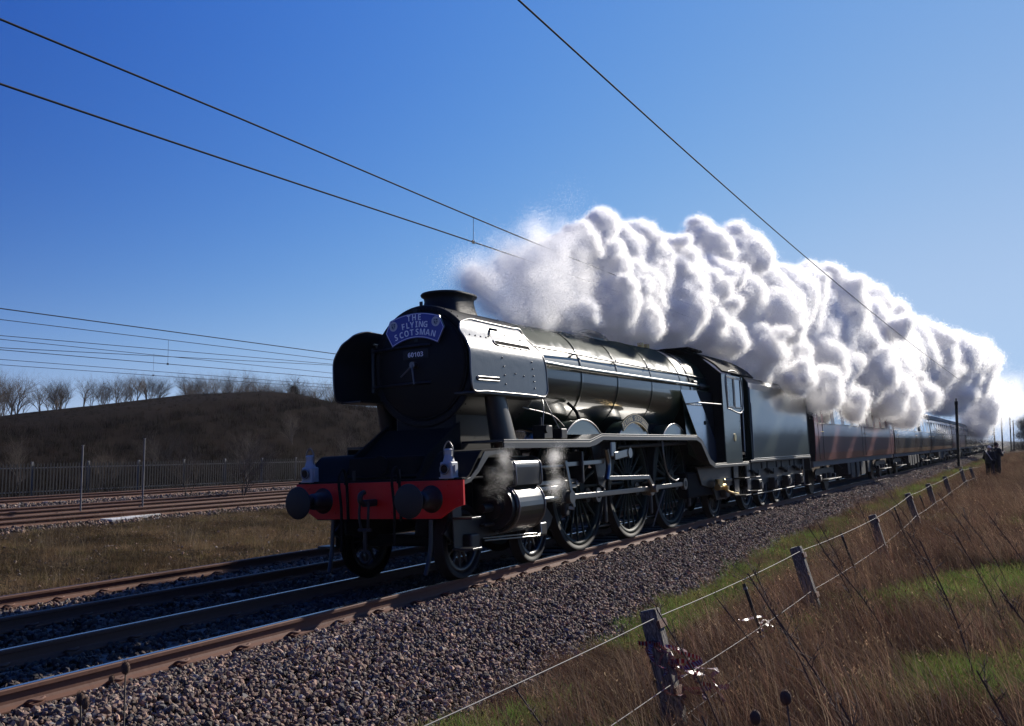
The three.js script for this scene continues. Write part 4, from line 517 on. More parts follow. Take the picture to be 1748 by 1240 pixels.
// headboard and lamps rest on the engine
{
  const t = vehicle('train_headboard', 'curved blue headboard with white lettering and two round emblems on the smokebox', 'headboard');
  const sh = new THREE.Shape(); sh.moveTo(-0.5, 3.35); sh.lineTo(-0.42, 3.52); sh.quadraticCurveTo(0, 3.67, 0.42, 3.52); sh.lineTo(0.5, 3.35); sh.lineTo(0.385, 3.14); sh.quadraticCurveTo(0, 3.34, -0.385, 3.14); sh.closePath();
  const tex = canvasTex(1024, 640, (x, W, H) => {
    x.fillStyle = '#2c2a9c'; x.fillRect(0, 0, W, H); const sx = (u) => (u + 0.52) / 1.04 * W, sy = (v) => H - (v - 3.03) / 0.65 * H, ln = (pts, w) => { x.lineWidth = w; x.beginPath(); pts.forEach((p, i) => (i ? (p.length > 2 ? x.quadraticCurveTo(sx(p[0]), sy(p[1]), sx(p[2]), sy(p[3])) : x.lineTo(sx(p[0]), sy(p[1]))) : x.moveTo(sx(p[0]), sy(p[1])))); x.closePath(); x.stroke(); };
    x.strokeStyle = '#f2f0ff'; ln([[-0.484, 3.35], [-0.41, 3.51], [0, 3.653, 0.41, 3.51], [0.484, 3.35], [0.38, 3.16], [0, 3.355, -0.38, 3.16]], 9);
    x.fillStyle = '#ffffff'; x.textAlign = 'center'; x.textBaseline = 'middle';
    const arc = (txt, y, size, step, bow) => { x.font = 'bold ' + size + 'px sans-serif'; [...txt].forEach((ch, i) => { const u = (i - (txt.length - 1) / 2) * step; x.save(); x.translate(sx(u), sy(y - bow * u * u)); x.rotate(bow * u * 2 * 0.9); x.fillText(ch, 0, 0); x.restore(); }); };
    arc('THE', 3.53, 116, 0.09, 0.3); arc('FLYING', 3.432, 116, 0.076, 0.4); arc('SCOTSMAN', 3.326, 116, 0.09, 0.5);
    for (const u of [-0.36, 0.36]) { const X = sx(u), Y = sy(3.44), r = 68; x.fillStyle = '#c8c4be'; x.beginPath(); x.arc(X, Y, r, 0, 7); x.fill(); x.strokeStyle = '#d6d2cc'; x.lineWidth = 6; x.beginPath(); x.arc(X, Y, r - 4, 0, 7); x.stroke(); x.fillStyle = '#33334f'; x.beginPath(); x.moveTo(X - 34, Y - 34); x.lineTo(X + 34, Y - 34); x.lineTo(X + 30, Y + 14); x.quadraticCurveTo(X + 16, Y + 36, X, Y + 46); x.quadraticCurveTo(X - 16, Y + 36, X - 30, Y + 14); x.fill(); x.strokeStyle = '#c8c4bd'; x.lineWidth = 7; x.beginPath(); x.moveTo(X - 30, Y - 10); x.lineTo(X + 30, Y - 10); x.moveTo(X, Y - 34); x.lineTo(X, Y + 40); x.moveTo(X - 26, Y - 30); x.lineTo(X + 22, Y + 24); x.stroke(); x.fillStyle = '#cfccd8'; }
  });
  const g = new THREE.ExtrudeGeometry(sh, { depth: 0.02, bevelEnabled: true, bevelSize: 0.004, bevelThickness: 0.004, bevelSegments: 1, bevelOffset: -0.004, curveSegments: 24 }), uv = g.attributes.uv, p = g.attributes.position; for (let i = 0; i < p.count; i++) uv.setXY(i, (p.getX(i) + 0.52) / 1.04, (p.getY(i) - 3.03) / 0.65);
  const m = part(t, 'board', g.translate(0, 0, -0.99), phys(1, 1, 1, 0.3, { map: tex, clearcoat: 0.6, clearcoatRoughness: 0.1 })); m.material = [m.material, M.wornSteel];
  part(t, 'bracket', G([box(0.06, 0.45, 0.03, 0, 3.42, -1.01), box(0.06, 0.03, 0.2, 0, 3.64, -1.08)]), M.black);
}
for (const [x, l] of [[1.1, 'white signal lamp on the buffer beam at the near end'], [-1.13, 'white signal lamp on the buffer beam at the far end']]) {
  const t = vehicle('signal_lamp', l, 'lamp');
  part(t, 'lamp_body', G([rbox(0.17, 0.2, 0.16, x, 1.41, -0.06, 0.02), rbox(0.19, 0.02, 0.18, x, 1.315, -0.06, 0.006), cylY(0.075, 0.08, x, 1.55, -0.06, 20, 0.05)]), M.white);
  part(t, 'lamp_cap', G([cylY(0.05, 0.07, x, 1.62, -0.06, 16), cylY(0.062, 0.02, x, 1.66, -0.06, 16, 0.04)]), M.white);
  const ln = part(t, 'lens', cylZ(0.055, 0.04, x, 1.42, 0.03, 20), M.darkGlass); part(ln, 'lens_rim', new THREE.TorusGeometry(0.06, 0.01, 8, 24).translate(x, 1.42, 0.05), M.wornSteel);
  part(t, 'handle', tube([V(x - 0.06, 1.54, -0.06), V(x - 0.062, 1.68, -0.06), V(x, 1.76, -0.06), V(x + 0.062, 1.68, -0.06), V(x + 0.06, 1.54, -0.06)], 0.008, 24, 6), M.wornSteel);
  part(t, 'side_bracket', box(0.02, 0.1, 0.06, x + 0.1, 1.42, -0.06), M.white);
}
// ---------------------------------------------------------------- tender
const tender = vehicle('locomotive_tender', 'dark green high-sided coal tender coupled behind the engine cab', 'tender');
{
  const T = (n, g, m, l) => part(tender, n, Array.isArray(g) ? G(g) : g, m, l);
  const sec = (y0, y1) => [[-1.31, y0], [1.31, y0], [1.31, y1 - 0.3], [1.29, y1 - 0.14], [1.18, y1], [-1.18, y1], [-1.29, y1 - 0.14], [-1.31, y1 - 0.3]];
  T('tank', plateF(sec(1.28, 3.36), 13.5, 6.75, 0.02), M.green, 'tall green tender tank side');
  T('beading', [-1, 1].map((s) => [bar(V(s * 1.315, 1.31, -13.52), V(s * 1.315, 1.31, -20.24), 0.012, 6), bar(V(s * 1.315, 1.3, -13.53), V(s * 1.315, 3.1, -13.53), 0.012, 6), bar(V(s * 1.315, 1.3, -20.23), V(s * 1.315, 3.1, -20.23), 0.012, 6), bar(V(s * 1.19, 3.36, -13.52), V(s * 1.19, 3.36, -20.24), 0.014, 6)]).flat(), M.gloss);
  T('footplate', rbox(2.66, 0.06, 7.1, 0, 1.25, -16.75, 0.01), M.black);
  T('coal', (() => { const g = new THREE.PlaneGeometry(2.0, 4.5, 30, 60).rotateX(-Math.PI / 2), p = g.attributes.position; for (let i = 0; i < p.count; i++) p.setY(i, 0.25 * fbm(p.getX(i) * 3, 1, p.getZ(i) * 3, 3) + 0.1 - 0.12 * Math.abs(p.getX(i))); g.computeVertexNormals(); return g.translate(0, 3.4, -16); })(), M.soot);
  T('buffer_beam', rbox(2.6, 0.4, 0.05, 0, 1.06, -20.3, 0.01), M.black);
  T('front_gap', [rbox(2.3, 1.9, 0.06, 0, 2.3, -13.42, 0.02)], M.soot);
  for (const s of [-1, 1]) T('buffer', [cylZ(0.1, 0.45, s * 0.865, 1.06, -20.5), cylZ(0.2, 0.04, s * 0.865, 1.06, -20.72)], M.black);
  for (const s of [-1, 1]) {
    T('side_frame', plateS([[13.6, 1.22], [20.2, 1.22], [20.2, 0.8], [19.95, 0.6], [18.7, 0.6], [18.5, 0.75], [17.1, 0.6], [16.9, 0.75], [15.3, 0.6], [15.1, 0.75], [14.2, 0.55], [13.7, 0.7]], s > 0 ? 1.02 : -1.05, 0.03), M.black);
    for (const a of [14.445, 16.07, 17.695, 19.32]) { wheel(tender, 'tender_wheel', s, s * 0.755, a, 0.635, 12, { joined: true, mat: M.black }); const b = T('axle_box', rbox(0.2, 0.3, 0.3, s * 1.12, 0.62, -a, 0.03), M.oily); part(b, 'axle_box_cover', cylX(0.09, 0.05, s * 1.235, 0.62, -a), M.wornSteel); T('leaf_spring', [0, 1, 2, 3].map((k) => rbox(0.09, 0.022, 1.15 - k * 0.24, s * 1.13, 1.02 - k * 0.026, -a, 0.006)).concat([rbox(0.12, 0.16, 0.1, s * 1.13, 0.94, -a, 0.02), bar(V(s * 1.13, 1.2, -a - 0.5), V(s * 1.13, 0.98, -a - 0.54), 0.02), bar(V(s * 1.13, 1.2, -a + 0.5), V(s * 1.13, 0.98, -a + 0.54), 0.02)]), M.oily); }
    T('step', [rbox(0.28, 0.03, 0.4, s * 1.2, 0.5, -13.85, 0.008), rbox(0.24, 0.03, 0.4, s * 1.2, 0.85, -13.85, 0.008), plateS([[13.68, 1.2], [14.0, 1.2], [14.0, 0.5], [13.68, 0.5]], s > 0 ? 1.06 : -1.08, 0.02), rbox(0.24, 0.03, 0.4, s * 1.2, 0.4, -19.95, 0.008), bar(V(s * 1.15, 1.2, -19.95), V(s * 1.15, 0.4, -19.95), 0.02)], M.wornSteel);
    T('grab_rail', bar(V(s * 1.35, 1.5, -13.45), V(s * 1.35, 2.7, -13.45), 0.016), M.steel);
    T('brake_pipe', bar(V(s * 1.1, 0.4, -14), V(s * 1.1, 0.4, -20), 0.02), M.black);
  }
  T('axle', [14.445, 16.07, 17.695, 19.32].map((a) => cylX(0.08, 1.5, 0, 0.635, -a)), M.soot);
}
// ---------------------------------------------------------------- coaches
function coach(label, lower, upper, lead) {
  const t = vehicle('railway_coach', label, 'railway coach'); t.userData.group = 'coaches of the train';
  const C = (n, g, m, l) => part(t, n, Array.isArray(g) ? G(g) : g, m, l), L = 19.55;
  const half = [[1.33, 1.1], [1.36, 1.35], [1.375, 1.9], [1.37, 2.3], [1.34, 2.9], [1.3, 3.18], [1.26, 3.28]];
  const lo = half.slice(0, 4), up = half.slice(3), prof = (h) => [...h.map(([x, y]) => [x, y]), ...h.slice().reverse().map(([x, y]) => [-x, y])];
  C('lower_body', plateF(prof(lo), 0, L, 0.01), lower); C('upper_body', plateF(prof(up), 0, L, 0.01), upper);
  const rf = []; for (let i = 0; i <= 18; i++) { const a = Math.PI * i / 18; rf.push([Math.cos(a) * 1.27, 3.27 + 0.55 * Math.pow(Math.sin(a), 0.8)]); } C('roof', plateF(rf, 0, L, 0.01), M.roof);
  C('roof_vent', Array.from({ length: 9 }, (_, i) => cylY(0.12, 0.14, 0, 3.87, -1.5 - i * 2.05, 12, 0.08)), M.roof);
  C('gangway', [rbox(1.1, 2.2, 0.3, 0, 2.1, 0.14, 0.04), rbox(1.1, 2.2, 0.3, 0, 2.1, -L - 0.14, 0.04)], M.soot);
  C('end_panel', [plateF(prof(half.map(([x, y]) => [x - 0.02, y])), -0.012, 0.02, 0.004), plateF(prof(half.map(([x, y]) => [x - 0.02, y])), L + 0.012 - 0.02, 0.02, 0.004)], M.under);
  C('gutter', [bar(V(1.29, 3.29, 0), V(1.29, 3.29, -L), 0.02, 6), bar(V(1.375, 2.32, -0.02), V(1.375, 2.32, -L + 0.02), 0.008, 5)], M.oily);
  const win = []; for (let i = 0; i < 8; i++) win.push([2.2 + i * 1.98, 1.3]); win.push([0.9, 0.55], [L - 0.9, 0.55]);
  for (const s of [1, -1]) for (const [c, w] of win) { if (s < 0 && !lead) continue; const f = C('window', G([box(0.02, 0.05, w + 0.08, s * 1.357, 2.32, -c), box(0.02, 0.05, w + 0.08, s * 1.325, 3.02, -c), box(0.02, 0.7, 0.05, s * 1.345, 2.67, -c - w / 2 - 0.02), box(0.02, 0.7, 0.05, s * 1.345, 2.67, -c + w / 2 + 0.02)]), M.wornSteel); part(f, 'pane', box(0.012, 0.66, w, 0, 0, 0).rotateZ(s * 0.06).translate(s * 1.349, 2.67, -c), M.darkGlass); }
  for (const c of [0.9, L / 2 + 0.1, L - 0.9]) { const d = C('door', [bar(V(1.375, 1.15, -c - 0.38), V(1.376, 2.3, -c - 0.38), 0.007, 5), bar(V(1.375, 1.15, -c + 0.38), V(1.376, 2.3, -c + 0.38), 0.007, 5)], M.oily); part(d, 'door_handle', rbox(0.04, 0.03, 0.14, 1.4, 2.05, -c - 0.28, 0.01), M.brass); }
  C('sole_bar', [rbox(0.08, 0.22, L, 1.2, 1.02, -L / 2, 0.02), rbox(0.08, 0.22, L, -1.2, 1.02, -L / 2, 0.02), rbox(2.5, 0.22, 0.1, 0, 1.0, -0.05, 0.02), rbox(2.5, 0.22, 0.1, 0, 1.0, -L + 0.05, 0.02)], M.roof);
  C('underframe_box', [[6.6, 0.5, 0.45], [7.5, 0.9, 0.6], [8.7, 0.7, 0.62], [10, 1.1, 0.55], [11.6, 0.8, 0.5]].map(([z, l, h]) => rbox(0.5, h, l, 1.0, 0.92 - h / 2, -z, 0.03)), M.under);
  C('truss_rod', [bar(V(1.05, 0.95, -5), V(1.05, 0.5, -7.5), 0.025, 6), bar(V(1.05, 0.5, -7.5), V(1.05, 0.5, -12), 0.025, 6), bar(V(1.05, 0.5, -12), V(1.05, 0.95, -14.5), 0.025, 6)], M.under);
  C('foot_board', [rbox(0.25, 0.04, 2.4, 1.25, 0.45, -2.9, 0.01), rbox(0.25, 0.04, 2.4, 1.25, 0.45, -16.6, 0.01)], M.wornSteel);
  for (const c of [2.9, L - 2.9]) { const b = C('bogie', [plateS([[c - 1.7, 0.72], [c - 1.4, 0.82], [c + 1.4, 0.82], [c + 1.7, 0.72], [c + 1.6, 0.5], [c + 0.7, 0.5], [c + 0.5, 0.34], [c - 0.5, 0.34], [c - 0.7, 0.5], [c - 1.6, 0.5]], 0.98, 0.06), plateS([[c - 1.7, 0.72], [c + 1.7, 0.72], [c + 1.6, 0.45], [c - 1.6, 0.45]], -1.04, 0.06), ...[-1, 1].map((k) => rbox(0.16, 0.22, 0.24, 1.08, 0.5, -(c + k * 1.3), 0.03)), ...[-0.4, 0.4].map((k) => cylY(0.09, 0.26, 1.08, 0.52, -(c + k), 12))], M.oily); for (const k of [-1, 1]) for (const s of [-1, 1]) part(b, 'bogie_wheel', G([cylX(0.457, 0.13, s * 0.755, 0.457, -(c + k * 1.3), 32), cylX(0.475, 0.03, s * 0.7, 0.457, -(c + k * 1.3), 32)]), M.oily); }
  return t;
}
const ORD = ['first', 'second', 'third', 'fourth', 'fifth', 'sixth', 'seventh', 'eighth', 'ninth'];
let c0, c1;
for (let k = 0; k < 9; k++) {
  const label = k === 0 ? 'maroon coach coupled directly behind the tender, half hidden by steam' : k === 1 ? 'brown and cream coach second behind the tender, its windows lost in steam' : ORD[k] + ' coach behind the tender, ' + (k === 2 ? 'with its row of windows clear of the steam' : 'seen small in the distance along the train');
  let t; if (k === 0) t = c0 = coach(label, M.maroon, M.maroon, true); else if (k === 1) t = c1 = coach(label, M.umber, M.cream, false); else { t = (k === 3 ? c0 : c1).clone(); t.name = numbered('railway_coach'); t.userData = { ...t.userData, label }; scene.add(t); }
  t.position.set(TRAIN_X, 0, -(21.0 + 20.1 * k));
}
// ---------------------------------------------------------------- overhead line
const wireGeo = (pts, r) => tube(pts.map((p) => V(...p)), r, 60, 6);
const wire = (name, label, pts, r = 0.011) => top(name, wireGeo(pts, r), M.wire, label, 'overhead wire');
const line = (x, ya, za, yb, zb, z0, z1) => { const m = (yb - ya) / (zb - za), f = (z) => ya + m * (z - za); return [[x, f(z0), z0], [x, f((z0 + z1) / 2), (z0 + z1) / 2], [x, f(z1), z1]]; };
wire('contact_wire', 'lower of two wires at the upper left, running over the engine into the steam', [[0, 4.72, 30], [0, 4.74, 5.1], [0, 4.83, -2.3], [0, 4.87, -8], [0, 4.9, -45]], 0.01);
wire('catenary_wire', 'upper of two wires at the upper left, sagging over the engine into the steam', [[0, 5.5, 30], [0, 5.28, 5.1], [0, 5.27, 2.6], [0, 5.21, -2.3], [0, 5.19, -6], [0, 5.4, -45]], 0.01);
top('dropper', G([bar(V(0, 4.83, -2.27), V(0, 5.21, -2.27), 0.004, 5), box(0.02, 0.05, 0.05, 0, 4.83, -2.27)]), M.wire, 'short vertical dropper joining the two wires above the engine front', 'dropper');
wire('feeder_wire', 'single wire running down from the top centre to the steam at the right', [[3, 6.9, 30], [3, 6.2, 2], [3, 6.06, -4.5], [3, 5.96, -13.5], [3, 5.97, -34], [3, 6.2, -62]], 0.011);
const FG = 'thin overhead wires above the far tracks at the left';
const far = (x, ya, za, yb, zb, label, r = 0.012) => wire('overhead_wire', label, line(x, ya, za, yb, zb, 14, -110), r);
far(-17, 5.4, -5.28, 5.3, -19.42, 'topmost thick wire of the bundle above the far tracks', 0.016);
far(-20.7, 5.6, -7.5, 5.55, -20, 'second wire from the top in the bundle above the far tracks');
far(-17.5, 4.72, -5.6, 4.94, -19.8, 'third wire from the top in the bundle above the far tracks', 0.01);
far(-20.7, 4.98, -7.5, 4.96, -13, 'fourth wire from the top in the bundle above the far tracks', 0.01);
far(-17.5, 4.38, -5.6, 4.9, -19.8, 'fifth wire, nearly level, in the bundle above the far tracks', 0.01);
far(-20.7, 4.65, -7.5, 4.67, -14, 'sixth wire from the top, lower end of a dropper, above the far tracks');
far(-25.9, 4.82, -10.8, 4.85, -29, 'second lowest wire of the bundle above the far tracks', 0.011);
far(-25.9, 4.62, -10.8, 4.66, -21, 'lowest wire of the bundle above the far tracks', 0.011);
top('dropper', G([bar(V(-20.7, 5.58, -14), V(-20.7, 4.67, -14), 0.006, 5), box(0.03, 0.07, 0.07, -20.7, 4.67, -14)]), M.wire, 'longer vertical dropper in the wire bundle at the left', 'dropper');
top('dropper', G([bar(V(-25.9, 4.83, -17.6), V(-25.9, 5.6, -17.6), 0.005, 5), box(0.03, 0.06, 0.06, -25.9, 4.65, -17.6)]), M.wire, 'shorter vertical dropper further left in the wire bundle', 'dropper');
// masts
function mast(x, z, top_, label, s = 1) { const y = groundY(x, z), t = thing('line_mast', label, 'mast', [x, y, z]), h = top_ - y; part(t, 'post', G([box(0.03, h, 0.2 * s, -0.08 * s, h / 2, 0), box(0.03, h, 0.2 * s, 0.08 * s, h / 2, 0), box(0.14 * s, h, 0.03, 0, h / 2, 0)]), M.wire); part(t, 'cap', G([box(0.22 * s, 0.25, 0.26 * s, 0, h - 0.1, 0), cylY(0.05, 0.3, 0, h + 0.1, 0, 8)]), M.wire); part(t, 'base', box(0.5, 0.3, 0.5, 0, 0.1, 0), M.concrete); return t; }
mast(2.55, -67.5, 4.75, 'dark mast standing beside the coaches, its top against the steam');
mast(2.3, -160, 5.4, 'leftmost of four distant masts at the end of the train', 1.2);
mast(3.4, -161, 5.9, 'tallest of four distant masts right of the train end', 1.2);
mast(4.4, -176, 5.8, 'thin third distant mast from the left beyond the two people', 1.1);
mast(4.75, -186, 5.4, 'rightmost and faintest of four distant masts', 1.1);
// ---------------------------------------------------------------- lineside posts, slab, palisade fence
for (const [x, z, y1, l] of [[-19.3, -9.6, 1.66, 'thin pale post left of the pair standing between the far tracks'], [-19.1, -11.8, 1.88, 'thin pale post right of the pair standing between the far tracks']]) { const y = groundY(x, z), t = thing('marker_post', l, 'post', [x, y, z]); part(t, 'shaft', cylY(0.026, y1 - y, 0, (y1 - y) / 2, 0, 10), M.galv); part(t, 'cap', cylY(0.042, 0.03, 0, y1 - y, 0, 10), M.galv); part(t, 'foot', rbox(0.16, 0.05, 0.16, 0, 0.02, 0, 0.01), M.concrete); }
{ const y = groundY(-16.6, -9.6); const t = thing('concrete_slab', 'pale flat concrete trough cover lying beside the far tracks', 'slab', [-16.4, y + 0.04, -9.5]); for (let i = 0; i < 3; i++) part(t, 'slab_piece', rbox(0.55, 0.07, 0.72, -0.28 * i, 0, 0.02 - 0.74 * (i - 1), 0.012), std(0.5, 0.5, 0.48, 0.85)).rotation.y = 0.02 * (i - 1); }
{
  const t = thing('palisade_fence', 'grey steel palisade fence along the foot of the brown hillside', 'fence'); const g = [], posts = [], X = -30.5, yt = (z) => 0.86 + (z + 12) * 0.004;
  for (let z = -6; z > -62; z -= 0.155) { const y = yt(z) + rr(-0.012, 0.012), h = 1.55, s = shapeOf([[-0.033, -h], [0.033, -h], [0.033, -0.06], [0, 0], [-0.033, -0.06]]); g.push(new THREE.ExtrudeGeometry(s, { depth: 0.012, bevelEnabled: false }).rotateY(Math.PI / 2).translate(X, y, z)); }
  for (let z = -7; z > -62; z -= 2.75) part(t, 'post', box(0.08, 1.7, 0.1, X - 0.08, yt(z) - 0.8, z), M.galv);
  for (const dy of [-0.22, -1.25]) part(t, 'rail', flat(V(X - 0.03, yt(-6) + dy, -6), V(X - 0.03, yt(-62) + dy, -62), 0.05, 0.03), M.galv);
  part(t, 'pale', G(g), phys(0.03, 0.03, 0.032, 0.8, { specularIntensity: 0.3 })).userData.kind = 'stuff';
}
// ---------------------------------------------------------------- near fence: leaning concrete posts, thin droppers, line wires
{
  const FX = 5.0, spots = [[3.55, 0.72, 1], [-0.85, 0.7, 1], [-6.4, 0.65, 1], [-11.3, 0.76, 1], [-15.7, 0.77, 1], [-20.9, 0.78, 1], [-28.4, 0.82, 1], [-34.5, 0.72, 1]];
  const L = ['nearest leaning concrete fence post, with red and white tape at its foot', 'second leaning concrete fence post from the camera', 'third leaning concrete fence post from the camera', 'fourth leaning concrete fence post from the camera', 'fifth leaning concrete fence post from the camera', 'sixth leaning fence post, small, towards the two people', 'seventh leaning fence post just before the two people', 'last leaning fence post beside the two people'];
  const tops = [];
  spots.forEach(([z, yt, w], i) => {
    const y = groundY(FX, z), h = yt - y + 0.25, lean = 0.27 + rr(-0.03, 0.03), t = thing('fence_post', L[i], 'fence post', [FX + Math.sin(lean) * (yt - y), y, z], 'leaning concrete fence posts'); t.rotation.z = lean; t.rotation.y = 0; t.rotation.x = rr(-0.03, 0.03);
    const g = new RoundedBoxGeometry(0.125 * w, h, 0.115 * w, 4, 0.014), p = g.attributes.position; for (let q = 0; q < p.count; q++) { const k = 1 - 0.14 * (p.getY(q) / h); p.setXYZ(q, p.getX(q) * k + 0.004 * noise(p.getY(q) * 14, q % 3, i), p.getY(q) + (p.getY(q) > 0 ? 0.008 * noise(p.getX(q) * 30, i, p.getZ(q) * 30) : 0), p.getZ(q) * k); }
    part(t, 'shaft', g.translate(0, h / 2 - 0.25, 0), M.concrete); part(t, 'wire_staple', G([box(0.02, 0.05, 0.13, 0.066, h - 0.35, 0), box(0.02, 0.05, 0.13, 0.066, h - 0.78, 0)]), M.rust);
    tops.push([FX + 0.06, yt - 0.07, z]);
  });
  const dl = ['thin leaning iron fence dropper between the first and second posts', 'thin leaning iron fence dropper between the second and third posts', 'thin leaning iron fence dropper between the third and fourth posts', 'thin leaning iron fence dropper between the fourth and fifth posts'];
  [1.35, -3.4, -8.9, -13.4].forEach((z, i) => { const y = groundY(FX, z), t = thing('fence_dropper', dl[i], 'fence post', [FX + 0.3, y - 0.1, z], 'thin iron fence droppers'); t.rotation.z = 0.33; part(t, 'shaft', box(0.028, 0.82, 0.008, 0, 0.41, 0), M.oily); part(t, 'wire_tie', G([box(0.034, 0.02, 0.02, 0, 0.78, 0), box(0.034, 0.02, 0.02, 0, 0.36, 0)]), M.galv); });
  const strand = (label, off, dx, r) => { const pts = []; const ext = [[FX + dx, 0.66 + off, 8.2], ...tops.map(([x, y, z]) => [x + dx, y + off, z]), [FX + 0.3, 0.62 + off, -39]]; for (let i = 0; i < ext.length - 1; i++) { const a = ext[i], b = ext[i + 1]; for (let k = 0; k < 6; k++) { const f = k / 6; pts.push(V(lerp(a[0], b[0], f), lerp(a[1], b[1], f) - 0.16 * f * (1 - f) * 0.5 * Math.min(1, Math.abs(b[2] - a[2]) / 5), lerp(a[2], b[2], f))); } } pts.push(V(...ext[ext.length - 1])); top('fence_wire', new THREE.TubeGeometry(new THREE.CatmullRomCurve3(pts), 260, r, 5), M.fencewire, label, 'fence wire'); };
  strand('top fence wire strung along the post tops', 0, 0, 0.0032); strand('middle fence wire strung across the leaning posts', -0.41, 0.11, 0.0032); strand('lowest fence wire mostly hidden in the dry grass', -0.62, 0.17, 0.0032);
}
{ // warning tape tangled round the first post
  const t = thing('warning_tape', 'crumpled red and white warning tape tangled at the foot of the nearest fence post', 'tape', [5.28, 0.2, 3.5]);
  const tex = canvasTex(512, 32, (x, W, H) => { x.fillStyle = '#8f8789'; x.fillRect(0, 0, W, H); x.fillStyle = '#7c0f26'; for (let i = 0; i < 16; i++) { x.beginPath(); x.moveTo(i * 32, 0); x.lineTo(i * 32 + 18, 0); x.lineTo(i * 32 + 28, 32); x.lineTo(i * 32 + 10, 32); x.fill(); } }); tex.wrapS = THREE.RepeatWrapping;
  const mat = phys(1, 1, 1, 0.4, { map: tex, transmission: 0.35, thickness: 0, side: THREE.DoubleSide });
  const ribbon = (pts, w) => { const C = new THREE.CatmullRomCurve3(pts), n = 70, pos = [], uv = [], ix = []; let ph = rr(0, 6); for (let i = 0; i <= n; i++) { const p = C.getPoint(i / n); ph += rr(-0.5, 0.5); const d = V(Math.sin(ph) * 0.6, Math.cos(ph), Math.sin(ph * 1.3) * 0.7).normalize().multiplyScalar(w / 2); pos.push(p.x - d.x, p.y - d.y, p.z - d.z, p.x + d.x, p.y + d.y, p.z + d.z); uv.push(i / 16, 0, i / 16, 1); if (i) ix.push(i * 2 - 2, i * 2 - 1, i * 2, i * 2, i * 2 - 1, i * 2 + 1); } const g = new THREE.BufferGeometry(); g.setAttribute('position', new THREE.Float32BufferAttribute(pos, 3)); g.setAttribute('uv', new THREE.Float32BufferAttribute(uv, 2)); g.setIndex(ix); g.computeVertexNormals(); return g; };
  for (let k = 0; k < 8; k++) { const pts = []; let x = -0.2, y = 0.3, z = 0.15; for (let i = 0; i < 9; i++) { pts.push(V(x + gauss() * 0.05, y, z + gauss() * 0.06)); x += rr(-0.02, 0.08); y -= rr(0.0, 0.09); z -= rr(-0.03, 0.09); y = Math.max(y, -0.1 + 0.1 * rnd()); } part(t, 'tape_strip', ribbon(pts, 0.034), mat); }
  const t2 = thing('warning_tape', 'scrap of red and white tape caught in the grass between the first two posts', 'tape', [5.1, 0.16, 1.0]); for (let k = 0; k < 3; k++) { const pts = []; for (let i = 0; i < 7; i++) pts.push(V(gauss() * 0.08, rr(-0.06, 0.08), gauss() * 0.14)); part(t2, 'tape_strip', ribbon(pts, 0.025), mat); }
}
